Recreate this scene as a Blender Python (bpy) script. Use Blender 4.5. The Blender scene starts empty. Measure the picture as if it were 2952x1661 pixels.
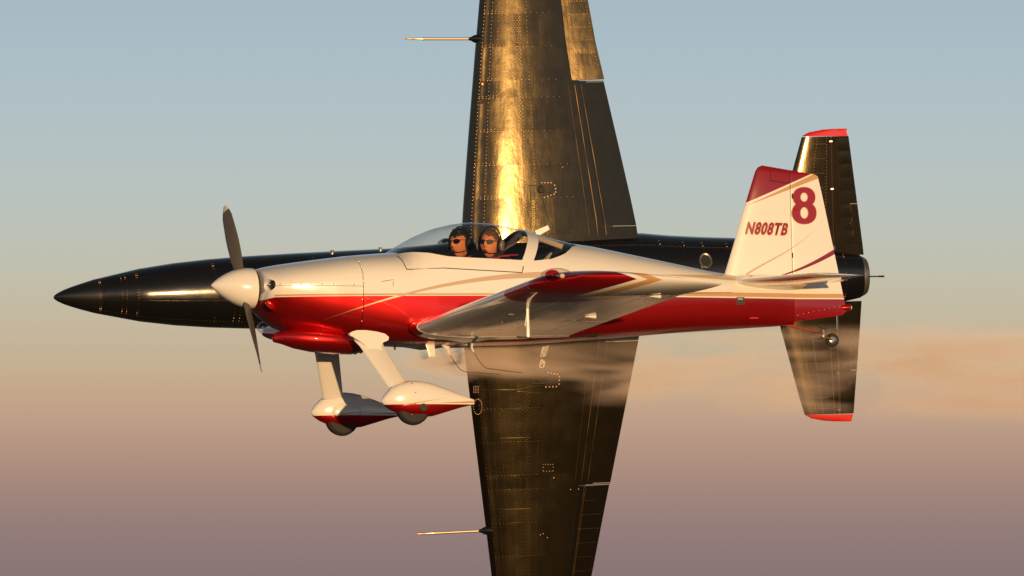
import bpy, bmesh, math, random
import numpy as np
from mathutils import Vector, Matrix

random.seed(7)
R = math.radians
sc = bpy.context.scene
COL = sc.collection

# ------------------------------------------------------------------ camera
WPX, HPX = 2952.0, 1661.0            # photograph size, used to turn photo pixels into directions
D1, S1 = 100.0, 316.0                # metres to the sport plane, photo pixels per metre there
PITCH = R(3.0)
CAM = Vector((0, 0, 60))
cd = bpy.data.cameras.new('camera'); cam = bpy.data.objects.new('camera', cd); COL.objects.link(cam)
cam.location = CAM; cam.rotation_euler = (math.pi / 2 + PITCH, 0, 0)
cd.sensor_width = 36; cd.sensor_fit = 'HORIZONTAL'; cd.lens = 36 * D1 * S1 / WPX
cd.clip_start = 1; cd.clip_end = 60000
sc.camera = cam

# ------------------------------------------------------------------ sky, sun, exposure
SUN_EL, SUN_AZ = R(2.6), R(14)       # low sun behind the camera, a little to its right
to_sun = Vector((math.sin(SUN_AZ) * math.cos(SUN_EL), -math.cos(SUN_AZ) * math.cos(SUN_EL), math.sin(SUN_EL)))
sd = bpy.data.lights.new('sun', 'SUN'); sun = bpy.data.objects.new('sun', sd); COL.objects.link(sun)
sd.energy = 4.0; sd.angle = R(0.55); sd.color = (1.0, 0.61, 0.27)
sun.rotation_euler = (-to_sun).to_track_quat('-Z', 'Y').to_euler()

def lin(h):
    v = [int(h[i:i + 2], 16) / 255 for i in (0, 2, 4)]
    return tuple(c / 12.92 if c <= .04045 else ((c + .055) / 1.055) ** 2.4 for c in v)

world = bpy.data.worlds.new('World'); sc.world = world; world.use_nodes = True
nt = world.node_tree; nt.nodes.clear()
def wn(t): return nt.nodes.new(t)
out = wn('ShaderNodeOutputWorld'); bgn = wn('ShaderNodeBackground'); sky = wn('ShaderNodeTexSky')
sky.sky_type = 'NISHITA'; sky.sun_disc = False
sky.sun_elevation = SUN_EL; sky.sun_rotation = math.pi - SUN_AZ; sky.air_density = 1.2; sky.dust_density = 2.0
tc = wn('ShaderNodeTexCoord'); sep = wn('ShaderNodeSeparateXYZ')
nt.links.new(tc.outputs['Generated'], sep.inputs[0])
mr = wn('ShaderNodeMapRange'); mr.inputs['From Min'].default_value = 0.0; mr.inputs['From Max'].default_value = 0.10
nt.links.new(sep.outputs['Z'], mr.inputs['Value'])
ramp = wn('ShaderNodeValToRGB'); nt.links.new(mr.outputs[0], ramp.inputs[0])
ramp.color_ramp.interpolation = 'B_SPLINE'
def zpx(py): return math.sin(PITCH + math.atan((HPX / 2 - py) / S1 / D1))
stops = [(1661, '8A7676'), (1520, '937C79'), (1400, 'A4877C'), (1280, 'B69684'), (1180, 'C2A288'),
         (1070, 'C6AE90'), (960, 'C5B69B'), (840, 'C3BDA6'), (690, 'BFC2B7'), (520, 'B8C3C1'),
         (300, 'B0C0C6'), (90, 'AABCC6'), (-150, 'A2B6C3')]
cr = ramp.color_ramp
els = [(0.0, lin('786A6E'))] + [(zpx(p) / 0.10, lin(c)) for p, c in stops] + [(1.0, lin('95ACC2'))]
cr.elements[0].position = els[0][0]; cr.elements[0].color = (*els[0][1], 1)
cr.elements[1].position = els[-1][0]; cr.elements[1].color = (*els[-1][1], 1)
for p, c in els[1:-1]:
    e = cr.elements.new(p); e.color = (*c, 1)
# haze layer near the horizon on top of the Nishita sky
sc10 = wn('ShaderNodeVectorMath'); sc10.operation = 'SCALE'; sc10.inputs['Scale'].default_value = 10.0
nt.links.new(ramp.outputs['Color'], sc10.inputs[0])
fade = wn('ShaderNodeMapRange'); fade.interpolation_type = 'SMOOTHSTEP'
fade.inputs['From Min'].default_value = 0.085; fade.inputs['From Max'].default_value = 0.55
nt.links.new(sep.outputs['Z'], fade.inputs['Value'])
mixw = wn('ShaderNodeMix'); mixw.data_type = 'RGBA'
nt.links.new(fade.outputs[0], mixw.inputs['Factor'])
nt.links.new(sc10.outputs[0], mixw.inputs['A']); nt.links.new(sky.outputs[0], mixw.inputs['B'])
nt.links.new(mixw.outputs['Result'], bgn.inputs['Color']); bgn.inputs['Strength'].default_value = 0.1
nt.links.new(bgn.outputs[0], out.inputs['Surface'])

vs = sc.view_settings; sc.display_settings.display_device = 'sRGB'
vs.view_transform = 'Standard'; vs.look = 'None'; vs.exposure = 0; vs.gamma = 1; vs.use_curve_mapping = False
sc.cycles.use_denoising = True
sc.cycles.max_bounces = 8; sc.cycles.transparent_max_bounces = 16
sc.cycles.sample_clamp_indirect = 4
sc.cycles.volume_step_rate = 1.0

# ------------------------------------------------------------------ pixel helpers
RT = Vector((1, 0, 0)); FW = Vector((0, math.cos(PITCH), math.sin(PITCH))); UP = Vector((0, -math.sin(PITCH), math.cos(PITCH)))
def ray(px, py): return (FW + RT * ((px - WPX / 2) / S1 / D1) + UP * ((HPX / 2 - py) / S1 / D1))
def basis(a, b, c):
    m = Matrix((a, b, c)).transposed(); return m.to_4x4()
def at(px, py, d): return CAM + ray(px, py) * d
# sport plane frame: x aft, y to its right (away from the camera), z up
PSI, PHI = R(21), R(3.7)
M1 = Matrix.Translation(at(1476, 855, D1)) @ basis(RT, FW, UP) @ Matrix.Rotation(PSI, 4, 'Z') @ Matrix.Rotation(-PHI, 4, 'X')
# jet frame: belly turned to the camera, right wing down
D2 = D1 * S1 / 193.0
M2 = (Matrix.Translation(at(1476, 823, D2)) @ basis(RT, -UP, FW) @ Matrix.Rotation(R(-1.5), 4, 'Z')
      @ Matrix.Rotation(R(-13.5), 4, 'Y') @ Matrix.Rotation(R(0.0), 4, 'X'))
M1i, M2i = M1.inverted(), M2.inverted()
def pick(Mi, px, py, axis, val):
    o = Mi @ CAM; d = Mi.to_3x3() @ ray(px, py)
    return o + d * ((val - o[axis]) / d[axis])
def P(px, py, y=0.0): return pick(M1i, px, py, 1, y)
def J(px, py, z=0.0): return pick(M2i, px, py, 2, z)

# ------------------------------------------------------------------ mesh helpers
def link(name, me, mat, parent=None, smooth=True, ang=35):
    o = bpy.data.objects.new(name, me); COL.objects.link(o)
    if mat is not None: me.materials.append(mat)
    if smooth and len(me.polygons):
        me.polygons.foreach_set('use_smooth', [True] * len(me.polygons))
        me.set_sharp_from_angle(angle=R(ang))
    if parent is not None: o.parent = parent
    return o
def obj(name, bm, mat, parent=None, smooth=True, ang=35, norm=True):
    if norm: bmesh.ops.recalc_face_normals(bm, faces=bm.faces)
    me = bpy.data.meshes.new(name); bm.to_mesh(me); bm.free()
    return link(name, me, mat, parent, smooth, ang)
def empty(name, M=None):
    o = bpy.data.objects.new(name, None); COL.objects.link(o); o.empty_display_size = .3
    if M is not None: o.matrix_world = M
    return o
def tag(o, label, cat, group=None):
    o['label'] = label; o['category'] = cat
    if group: o['group'] = group
def loft(bm, rings, closed=True, cap0=True, cap1=True, skip=None):
    vs_ = [[bm.verts.new(p) for p in r] for r in rings]
    n = len(rings[0]); m = n if closed else n - 1
    for i in range(len(rings) - 1):
        for j in range(m):
            if skip and skip(i, j): continue
            a, b = vs_[i], vs_[i + 1]; k = (j + 1) % n
            try: bm.faces.new((a[j], a[k], b[k], b[j]))
            except ValueError: pass
    if closed:
        if cap0: bm.faces.new(vs_[0][::-1])
        if cap1: bm.faces.new(vs_[-1])
    return vs_
def ring_at(c, u, v, ru, rv, n, a0=0.0):
    return [c + u * (ru * math.cos(a0 + 2 * math.pi * k / n)) + v * (rv * math.sin(a0 + 2 * math.pi * k / n)) for k in range(n)]
def tube(bm, pts, radii, n=10, flat=1.0, ref=Vector((0, 0, 1))):
    pts = [Vector(p) for p in pts]
    if not hasattr(radii, '__len__'): radii = [radii] * len(pts)
    rings = []
    for i, p in enumerate(pts):
        t = (pts[min(i + 1, len(pts) - 1)] - pts[max(i - 1, 0)]).normalized()
        r = ref if abs(t.dot(ref)) < .95 else Vector((0, 1, 0))
        u = t.cross(r).normalized(); v = t.cross(u).normalized()
        rings.append(ring_at(p, u, v, radii[i], radii[i] * flat, n))
    loft(bm, rings)
def lathe_x(bm, c, prof, n=24, sy=1.0, sz=1.0):
    """prof: list of (dx, radius) round the x axis through c"""
    loft(bm, [ring_at(c + Vector((dx, 0, 0)), Vector((0, 1, 0)), Vector((0, 0, 1)), max(r, 1e-4) * sy, max(r, 1e-4) * sz, n) for dx, r in prof])
def box(bm, c, s, M=None):
    c = Vector(c); r = bmesh.ops.create_cube(bm, size=1)['verts']
    for v in r:
        q = Vector((v.co.x * s[0], v.co.y * s[1], v.co.z * s[2]))
        v.co = c + (M @ q if M else q)
def ball(bm, c, s, seg=16, M=None):
    r = bmesh.ops.create_uvsphere(bm, u_segments=seg, v_segments=max(8, seg // 2), radius=1)['verts']
    for v in r:
        q = Vector((v.co.x * s[0], v.co.y * s[1], v.co.z * s[2]))
        v.co = Vector(c) + (M @ q if M else q)
def dome(bm, c, nrm, r, n=6, h=.5):
    nrm = nrm.normalized(); u = nrm.orthogonal().normalized(); v = nrm.cross(u)
    a = [bm.verts.new(p) for p in ring_at(c, u, v, r, r, n)]
    b = [bm.verts.new(p) for p in ring_at(c + nrm * (r * h * .75), u, v, r * .62, r * .62, n)]
    t = bm.verts.new(c + nrm * (r * h))
    for k in range(n):
        bm.faces.new((a[k], a[(k + 1) % n], b[(k + 1) % n], b[k])); bm.faces.new((b[k], b[(k + 1) % n], t))
def interp(x, xs, ys): return float(np.interp(x, xs, ys))

# foil surfaces: station = (LE, TE, thickness ratio, normal, camber ratio, f0, f1)
def th(f, t): return 5 * t * (.2969 * math.sqrt(f) - .126 * f - .3516 * f * f + .2843 * f ** 3 - .1016 * f ** 4)
RIDGE = 0.0
def fpt(st, f, lower):
    le, te, t, n, cam_ = st[:5]; ch = te - le; c = ch.length
    z = cam_ * 4 * f * (1 - f) + (-th(f, t) if lower else th(f, t))
    if len(st) > 5: z -= max(0.0, f - st[5]) * st[6]
    if lower and RIDGE: z -= RIDGE * math.exp(-((f - .04) / .03) ** 2)
    return le + ch * f + n * (z * c)
def foil_ring(st, f0, f1, n=16):
    fs = [f0 + (f1 - f0) * (0.5 * (1 - math.cos(math.pi * k / n)) if f0 > 0.02 else (k / n) ** 1.8) for k in range(n + 1)]
    up = [fpt(st, f, False) for f in fs[::-1]]; lo = [fpt(st, f, True) for f in fs]
    if f0 <= 0.001: lo = lo[1:]
    return up + lo
def lerp_st(sts, ys, y):
    i = max(0, min(len(ys) - 2, int(np.searchsorted(ys, y) - 1)))
    k = (y - ys[i]) / (ys[i + 1] - ys[i]); a, b = sts[i], sts[i + 1]
    return (a[0].lerp(b[0], k), a[1].lerp(b[1], k), a[2] + (b[2] - a[2]) * k, a[3].lerp(b[3], k).normalized(), a[4] + (b[4] - a[4]) * k)
def foil(bm, sts, f0=0.0, f1=1.0, n=16):
    g = lambda v, i: v[i] if hasattr(v, '__len__') else v
    loft(bm, [foil_ring(s, g(f0, i), g(f1, i), n) for i, s in enumerate(sts)])

# ------------------------------------------------------------------ node expression helper
class E:
    def __init__(s, nt, v): s.nt, s.v = nt, v
    def _op(s, o, op, rev=False):
        n = s.nt.nodes.new('ShaderNodeMath'); n.operation = op
        a, b = (o, s) if rev else (s, o)
        for k, q in enumerate((a, b)):
            q = q.v if isinstance(q, E) else q
            if q is None: continue
            if isinstance(q, (int, float)): n.inputs[k].default_value = q
            else: s.nt.links.new(q, n.inputs[k])
        return E(s.nt, n.outputs[0])
    def __add__(s, o): return s._op(o, 'ADD')
    def __radd__(s, o): return s._op(o, 'ADD')
    def __sub__(s, o): return s._op(o, 'SUBTRACT')
    def __rsub__(s, o): return s._op(o, 'SUBTRACT', True)
    def __mul__(s, o): return s._op(o, 'MULTIPLY')
    def __rmul__(s, o): return s._op(o, 'MULTIPLY')
    def __lt__(s, o): return s._op(o, 'LESS_THAN')
    def __gt__(s, o): return s._op(o, 'GREATER_THAN')
    def __and__(s, o): return s._op(o, 'MULTIPLY')
    def __or__(s, o): return s._op(o, 'MAXIMUM')
    def abs(s): return s._op(None, 'ABSOLUTE')
    def poly(s, c):              # numpy polyfit order
        r = None
        for k in c: r = float(k) if r is None else (s * r if isinstance(r, float) else r * s) + float(k)
        return r
def coords(nt):
    t = nt.nodes.new('ShaderNodeTexCoord'); q = nt.nodes.new('ShaderNodeSeparateXYZ')
    nt.links.new(t.outputs['Object'], q.inputs[0])
    return t.outputs['Object'], E(nt, q.outputs[0]), E(nt, q.outputs[1]), E(nt, q.outputs[2])
def paintmix(nt, base, layers):
    """base colour, then (mask expression, colour) painted on top in order"""
    cur = None
    for m, c in layers:
        n = nt.nodes.new('ShaderNodeMix'); n.data_type = 'RGBA'
        nt.links.new(m.v, n.inputs['Factor'])
        if cur is None: n.inputs['A'].default_value = (*base, 1)
        else: nt.links.new(cur, n.inputs['A'])
        n.inputs['B'].default_value = (*c, 1); cur = n.outputs['Result']
    return cur
def material(name, color=(.8, .8, .8), rough=.4, metal=0, coat=0, coat_rough=.05, fn=None, bump=None, spec=.5, var=0.0, rvar=0.0, tint=None):
    m = bpy.data.materials.new(name); m.use_nodes = True; nt = m.node_tree
    b = nt.nodes['Principled BSDF']
    b.inputs['Base Color'].default_value = (*color, 1); b.inputs['Roughness'].default_value = rough
    b.inputs['Metallic'].default_value = metal; b.inputs['Coat Weight'].default_value = coat
    b.inputs['Coat Roughness'].default_value = coat_rough; b.inputs['Specular IOR Level'].default_value = spec
    if tint: b.inputs['Specular Tint'].default_value = (*tint, 1)
    co, X, Y, Z = coords(nt)
    src = fn(nt, X, Y, Z) if fn else None; rm = None
    if isinstance(src, tuple): src, rm = src
    if var:
        n = nt.nodes.new('ShaderNodeTexNoise'); n.inputs['Scale'].default_value = 2.3; n.inputs['Detail'].default_value = 5
        nt.links.new(co, n.inputs['Vector'])
        mm = nt.nodes.new('ShaderNodeMapRange'); mm.inputs['To Min'].default_value = 1 - var; mm.inputs['To Max'].default_value = 1 + var * .4
        mm.inputs['From Min'].default_value = .3; mm.inputs['From Max'].default_value = .7
        nt.links.new(n.outputs[0], mm.inputs['Value'])
        vm = nt.nodes.new('ShaderNodeVectorMath'); vm.operation = 'SCALE'
        if src is None: vm.inputs[0].default_value = color
        else: nt.links.new(src, vm.inputs[0])
        nt.links.new(mm.outputs[0], vm.inputs['Scale']); src = vm.outputs[0]
    if src is not None: nt.links.new(src, b.inputs['Base Color'])
    if rm is not None:
        nt.links.new((rm * .80).v, b.inputs['Metallic']); nt.links.new((rm * .20 + rough).v, b.inputs['Roughness'])
    if rvar:
        n = nt.nodes.new('ShaderNodeTexNoise'); n.inputs['Scale'].default_value = 4; n.inputs['Detail'].default_value = 6
        nt.links.new(co, n.inputs['Vector'])
        mm = nt.nodes.new('ShaderNodeMapRange'); mm.inputs['To Min'].default_value = max(.02, rough - rvar); mm.inputs['To Max'].default_value = rough + rvar
        nt.links.new(n.outputs[0], mm.inputs['Value']); nt.links.new(mm.outputs[0], b.inputs['Roughness'])
    if bump:
        prev = None
        for scale, stren, dist, stretch in bump:
            mp = nt.nodes.new('ShaderNodeMapping'); mp.inputs['Scale'].default_value = stretch
            nt.links.new(co, mp.inputs[0])
            n = nt.nodes.new('ShaderNodeTexNoise'); n.inputs['Scale'].default_value = scale; n.inputs['Detail'].default_value = 3
            nt.links.new(mp.outputs[0], n.inputs['Vector'])
            bn = nt.nodes.new('ShaderNodeBump'); bn.inputs['Strength'].default_value = stren; bn.inputs['Distance'].default_value = dist
            nt.links.new(n.outputs[0], bn.inputs['Height'])
            if prev: nt.links.new(prev, bn.inputs['Normal'])
            prev = bn.outputs[0]
        nt.links.new(prev, b.inputs['Normal']); nt.links.new(prev, b.inputs['Coat Normal'])
    return m

WHITE = (.80, .79, .77); RED = (.50, .007, .008); GOLD = (.56, .33, .13); TAN = (.56, .42, .27)
TIN = [(1.6, .14, .02, (1, 1, 1)), (9, .06, .003, (.4, 1, 1))]
# ---- paint layouts of the sport plane, in its own metres
zb1 = P(1100, 853, -.56); zb2 = P(2300, 862, -.06)
slope = (zb2.z - zb1.z) / (zb2.x - zb1.x)
sw = [(940, 922), (1030, 892), (1130, 858), (1260, 826), (1440, 800)]
swx = [P(a, b, -.55) for a, b in sw]; swc = np.polyfit([p.x for p in swx], [p.z for p in swx], 2)
XF = P(795, 853, -.4).x
def body_paint(nt, X, Y, Z):
    zb = (X - zb1.x) * slope + zb1.z
    zb = zb - ((XF - X) * .28)._op(0.0, 'MAXIMUM')
    d = Z - zb
    xs0, xs1 = swx[0].x, swx[-1].x + .5
    q = Z - X.poly(swc); wd = (X - xs0) * .013
    swoosh = (q.abs() < wd) & (X > xs0) & (X < xs1)
    rear = X > P(1900, 860, -.3).x
    gold = ((d > .012) & (d < .05) & rear) | ((d > .008) & (d < .022) & (X < 0.2) & (X > XF))
    upper = (((Z - P(1760, 790, -.3).z - (X - P(1760, 790, -.3).x) * -.02).abs() < (X - P(1880, 790, -.3).x) * .03) & (X < P(2130, 790, -.1).x))
    return paintmix(nt, WHITE, [(d < 0.0, RED), (gold, GOLD), (swoosh, TAN), (upper, TAN)]), (d < 0.0)
def line(nt, X, Z, a, b):
    k = (b.z - a.z) / (b.x - a.x); return Z - ((X - a.x) * k + a.z)
finq = [P(a, b) for a, b in ((2145, 793), (2215, 752), (2280, 716), (2340, 668), (2376, 630))]
finc = np.polyfit([p.x for p in finq], [p.z for p in finq], 3)
finr = [P(a, b) for a, b in ((2205, 806), (2280, 785), (2345, 757), (2412, 722))]
finrc = np.polyfit([p.x for p in finr], [p.z for p in finr], 2)
def fin_paint(nt, X, Y, Z):
    l1 = line(nt, X, Z, P(2146, 590), P(2350, 500)); 
    l2 = line(nt, X, Z, P(2165, 588), P(2365, 512)); l3 = line(nt, X, Z, P(2150, 593), P(2346, 502))
    q = Z - X.poly(finc); x0, x1 = finq[0].x, finq[-1].x
    sw_ = (q.abs() < ((x1 - X) * .014)) & (X > x0)
    r_ = ((Z - X.poly(finrc)).abs() < ((X - finr[0].x) * .035)) & (X > finr[0].x)
    zb = (X - zb1.x) * slope + zb1.z; d = Z - zb
    return paintmix(nt, WHITE, [((l2 > 0.0), GOLD), ((l3 > 0.0), WHITE), (l1 > 0.012, (.24, .006, .011)), (sw_, TAN), (r_, (.22, .008, .016)),
                                ((d > .012) & (d < .05), GOLD), (d < 0.0, (.24, .006, .011))])
pantz = P(1190, 1167, -.93)
def pant_paint(nt, X, Y, Z):
    d = Z - pantz.z + (X - pantz.x) * .0
    xa = P(1190, 1167, -.93).x; xt = P(1365, 1160, -.93).x
    sw_ = ((Z - pantz.z - (X - xa) * .16 - .012).abs() < ((xt - .25 - X) * .014)) & (X > xa - .12)
    g = (d > .012) & (d < ((X - xa) * .055)) & (X > xa + .05)
    return paintmix(nt, WHITE, [(d < 0.0, RED), (g, GOLD), (sw_, TAN)]), (d < 0.0)
tipL = P(1515, 808, -3.45); tipc = P(1905, 808, -3.8)
def tip_paint(nt, X, Y, Z):
    zm = Z - tipc.z - (X - tipc.x) * -.03
    q = X + zm.abs() * 3.2
    red = q < P(1832, 805, -3.8).x; wh = q < P(1862, 805, -3.8).x; gd = q < P(1905, 805, -3.8).x
    return paintmix(nt, WHITE, [(gd, GOLD), (wh, WHITE), (red, RED)]), red
def wing_paint(nt, X, Y, Z):
    yy = Y.abs()
    # red feather running from the tip along the leading edge
    red = (yy > ((X - tipL.x) * .35 + 2.86)) & (X < tipL.x + 1.05)
    root = (yy < .66) & (X < P(1215, 950, -.6).x)
    return paintmix(nt, WHITE, [(red, RED), (root, RED)]), (red | root)

m_body = material('aircraft_body_paint', rough=.22, coat=1, coat_rough=.04, fn=body_paint, bump=TIN)
m_fin = material('fin_paint', rough=.25, coat=.8, coat_rough=.05, fn=fin_paint, bump=TIN)
m_pant = material('wheel_fairing_paint', rough=.22, coat=1, coat_rough=.04, fn=pant_paint)
m_tip = material('wing_tip_paint', rough=.2, coat=1, coat_rough=.05, fn=tip_paint)
m_wing = material('wing_paint', rough=.25, coat=1, coat_rough=.05, fn=wing_paint, bump=[(2.2, .16, .02, (1, .4, 1))])
m_white = material('white_gloss_paint', WHITE, rough=.22, coat=1, coat_rough=.05)
m_stab = material('stabilizer_paint', WHITE, rough=.22, coat=1, coat_rough=.05, bump=TIN)
m_red = material('red_gloss_paint', RED, rough=.38, metal=.80, coat=1, coat_rough=.05)
m_dred = material('red_lettering', (.29, .008, .014), rough=.3, coat=.6)
m_goldp = material('gold_lettering_edge', GOLD, rough=.3, coat=.6)
m_seam = material('dark_seam', (.03, .025, .02), rough=.7)
m_black = material('matt_black', (.012, .012, .013), rough=.6)
m_dark = material('dark_cockpit_lining', (.03, .028, .028), rough=.8)
m_rubber = material('tyre_rubber', (.022, .02, .019), rough=.75)
m_steel = material('steel', (.55, .52, .48), rough=.3, metal=1)
m_exh = material('sooty_exhaust_steel', (.05, .045, .04), rough=.5, metal=.6)
m_screw = material('fastener_metal', (.30, .24, .18), rough=.35, metal=1)
m_bright = material('bright_fastener', (.85, .8, .72), rough=.2, metal=1)
m_prop = material('propeller_blade_paint', (.085, .075, .068), rough=.45)
m_propt = material('propeller_tip_paint', (.6, .58, .5), rough=.4)
m_cord = material('copper_antenna_wire', (.55, .36, .2), rough=.35, metal=.8)

def glass_mat(name, tint, ior=1.45, rough=0.0, strength=1.0):
    m = bpy.data.materials.new(name); m.use_nodes = True; nt = m.node_tree; nt.nodes.clear()
    o = nt.nodes.new('ShaderNodeOutputMaterial'); t = nt.nodes.new('ShaderNodeBsdfTransparent'); g = nt.nodes.new('ShaderNodeBsdfGlossy')
    f = nt.nodes.new('ShaderNodeMath'); f.operation = 'MULTIPLY_ADD'; lw = nt.nodes.new('ShaderNodeLayerWeight'); lw.inputs['Blend'].default_value = .5
    pw = nt.nodes.new('ShaderNodeMath'); pw.operation = 'POWER'; pw.inputs[1].default_value = 4.5
    nt.links.new(lw.outputs['Facing'], pw.inputs[0]); nt.links.new(pw.outputs[0], f.inputs[0]); f.inputs[1].default_value = .85; f.inputs[2].default_value = .06; mx = nt.nodes.new('ShaderNodeMixShader')
    t.inputs['Color'].default_value = (*tint, 1); g.inputs['Roughness'].default_value = rough
    nt.links.new(f.outputs[0], mx.inputs[0]); nt.links.new(t.outputs[0], mx.inputs[1]); nt.links.new(g.outputs[0], mx.inputs[2])
    nt.links.new(mx.outputs[0], o.inputs[0]); return m
m_glass = glass_mat('canopy_acrylic', (.88, .89, .90), 1.4)
m_lens = glass_mat('clear_lens', (.92, .85, .82), 1.45)
m_redlens = glass_mat('red_lens', (.75, .06, .05), 1.45)

# ------------------------------------------------------------------ ground (far below, out of frame)
def ground_col(nt, X, Y, Z):
    n = nt.nodes.new('ShaderNodeTexNoise'); n.inputs['Scale'].default_value = .004; n.inputs['Detail'].default_value = 8
    t = nt.nodes.new('ShaderNodeTexCoord'); nt.links.new(t.outputs['Object'], n.inputs['Vector'])
    r = nt.nodes.new('ShaderNodeValToRGB'); nt.links.new(n.outputs[0], r.inputs[0])
    r.color_ramp.elements[0].color = (.085, .06, .038, 1); r.color_ramp.elements[1].color = (.15, .11, .068, 1)
    return r.outputs[0]
m_ground = material('dry_ground', rough=.95, fn=ground_col)
bm = bmesh.new(); bmesh.ops.create_grid(bm, x_segments=8, y_segments=8, size=25000)
g = obj('ground', bm, m_ground, None, smooth=False); g['kind'] = 'structure'; g['label'] = 'dry brown desert ground far below the aircraft'

# =====================================================================================
#                               THE RED AND WHITE SPORT PLANE
# =====================================================================================
rv = empty('sport_plane', M1)
tag(rv, 'white and red low-wing sport plane with bubble canopy and a red 8 on its fin', 'airplane')

# ---- fuselage sections: pixel rows of the profile -> metres
top_px = [(733, 778), (760, 771), (800, 764), (850, 757), (920, 748), (988, 740), (1060, 734), (1100, 731), (1124, 730), (1160, 706), (1200, 682), (1250, 660),
          (1300, 648), (1345, 642), (1400, 645), (1450, 653), (1500, 664), (1530, 672), (1580, 688), (1640, 703), (1700, 712), (1760, 724),
          (1900, 753), (2040, 783), (2130, 797), (2215, 803), (2284, 808)]
TX = [P(a, 800).x for a, b in top_px]; TZ = [P(a, b).z for a, b in top_px]
def tab(rows, k=1): return [P(r[0], 800).x for r in rows], [r[k] for r in rows]
bot_px = [(733, 888), (748, 905), (770, 930), (795, 948), (830, 962), (900, 976), (988, 987), (1100, 995), (1200, 998), (1350, 999), (1480, 996), (1600, 988), (1720, 978), (1950, 959), (2240, 941), (2284, 937)]
BX = [P(a, 800).x for a, b in bot_px]; BZ = [P(a, b).z for a, b in bot_px]
WXs, WYs = tab([(733, .335), (745, .385), (765, .42), (795, .45), (850, .49), (920, .525), (988, .545), (1100, .565), (1200, .57), (1420, .57), (1520, .55), (1620, .52), (1720, .47), (1900, .35), (2040, .25), (2130, .185), (2215, .115), (2284, .05)])
MXs, MYs = tab([(733, 833), (800, 828), (988, 822), (1200, 815), (1530, 812), (1800, 828), (2284, 845)])
NUx, NUy = tab([(733, 2.0), (760, 1.75), (820, 2.0), (988, 2.3), (1150, 2.15), (1530, 2.1), (1800, 2.1), (2284, 2.3)])
NLx, NLy = tab([(733, 2.0), (770, 2.0), (850, 2.3), (988, 3.2), (1200, 5), (1700, 5), (2100, 3.5), (2284, 2.5)])
SXs, SYs = tab([(733, 790), (988, 752), (1100, 737), (1160, 736), (1220, 740), (1292, 751), (1530, 763), (1575, 757), (1605, 742), (1640, 705), (1700, 730), (2284, 815)])
def zof(py): return P(1476, py).z
SHEAR = .60
COCK0, COCK1 = P(1124, 800).x, P(1640, 800).x
def wat(x, z):
    """half width of the body at x, z (below the sill)"""
    w, zm = interp(x, WXs, WYs), zof(interp(x, MXs, MYs))
    if z >= zm:
        zt, n = interp(x, TX, TZ), interp(x, NUx, NUy)
    else:
        zt, n = interp(x, BX, BZ), interp(x, NLx, NLy)
    r = min(.999, abs((z - zm) / (zt - zm)))
    return w * (1 - r ** n) ** (1 / n)
N1, N2, N3 = 6, 18, 22
def ring(x):
    zt = interp(x, TX, TZ); zs = zof(interp(x, SXs, SYs))
    zm0 = zof(interp(x, MXs, MYs)); zs = min(zs, zm0 + .92 * (zt - zm0))
    sh = SHEAR * (zt - zs) if COCK0 < x < COCK1 else 0.0
    xl = x - sh
    w, zm = interp(xl, WXs, WYs), zof(interp(xl, MXs, MYs)); nu = interp(xl, NUx, NUy)
    zb, nl = interp(xl, BX, BZ), interp(xl, NLx, NLy)
    zs = max(zs, zm + .05 * (zt - zm))
    ts = math.asin(min(1, ((zs - zm) / (zt - zm)) ** (nu / 2)))
    pts = []
    def up(t):
        c, s = math.cos(t), math.sin(t)
        z = zm + (zt - zm) * abs(s) ** (2 / nu); y = w * math.copysign(abs(c) ** (2 / nu), c)
        return Vector((x - sh if z <= zs + 1e-6 else x - SHEAR * (zt - z) * (sh > 0), y, z))
    for k in range(N1): pts.append(up(ts * k / N1))
    for k in range(N2): pts.append(up(ts + (math.pi - 2 * ts) * k / N2))
    for k in range(N1): pts.append(up(math.pi - ts + ts * k / N1))
    for k in range(N3):
        t = math.pi + math.pi * k / N3; c, s = math.cos(t), math.sin(t)
        pts.append(Vector((xl, w * math.copysign(abs(c) ** (2 / nl), c), zm - (zm - zb) * abs(s) ** (2 / nl))))
    return pts
def span(a, b, n): return [P(a + (b - a) * k / n, 800).x for k in range(n + 1)]
FW_X = 988
xs_f = span(FW_X, 1124, 8)[:-1] + span(1124, 1500, 28)[:-1] + span(1500, 1530, 3)[:-1] + span(1530, 1640, 10)[:-1] + span(1640, 2284, 34)
rings_f = [ring(x) for x in xs_f]
c0 = xs_f.index(P(1124, 800).x) if P(1124, 800).x in xs_f else 8
i_w0, i_h0, i_h1, i_r1 = 8, 8 + 28, 8 + 31, 8 + 41
bm = bmesh.new()
loft(bm, rings_f, skip=lambda i, j: i_w0 <= i < i_r1 and N1 <= j < N1 + N2)
fus = obj('fuselage', bm, m_body, rv, ang=50)
def sub_shell(i0, i1, off=0.0, grow=0):
    rr = []
    for i in range(i0, i1 + 1):
        r = rings_f[i][N1 - grow:N1 + N2 + 1 + grow]; cz = r[0].z
        o = []
        for p in r:
            q = Vector((0, p.y, p.z - cz)); q = q.normalized() if q.length else Vector((0, 0, 1))
            o.append(p + q * off)
        rr.append(o)
    return rr
bm = bmesh.new(); loft(bm, sub_shell(i_w0, i_h0), closed=False)
canopy = obj('canopy', bm, m_glass, rv, ang=80)
bm = bmesh.new(); loft(bm, sub_shell(i_h1, i_r1 ), closed=False)
obj('rear_window', bm, m_glass, rv, ang=80)
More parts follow.
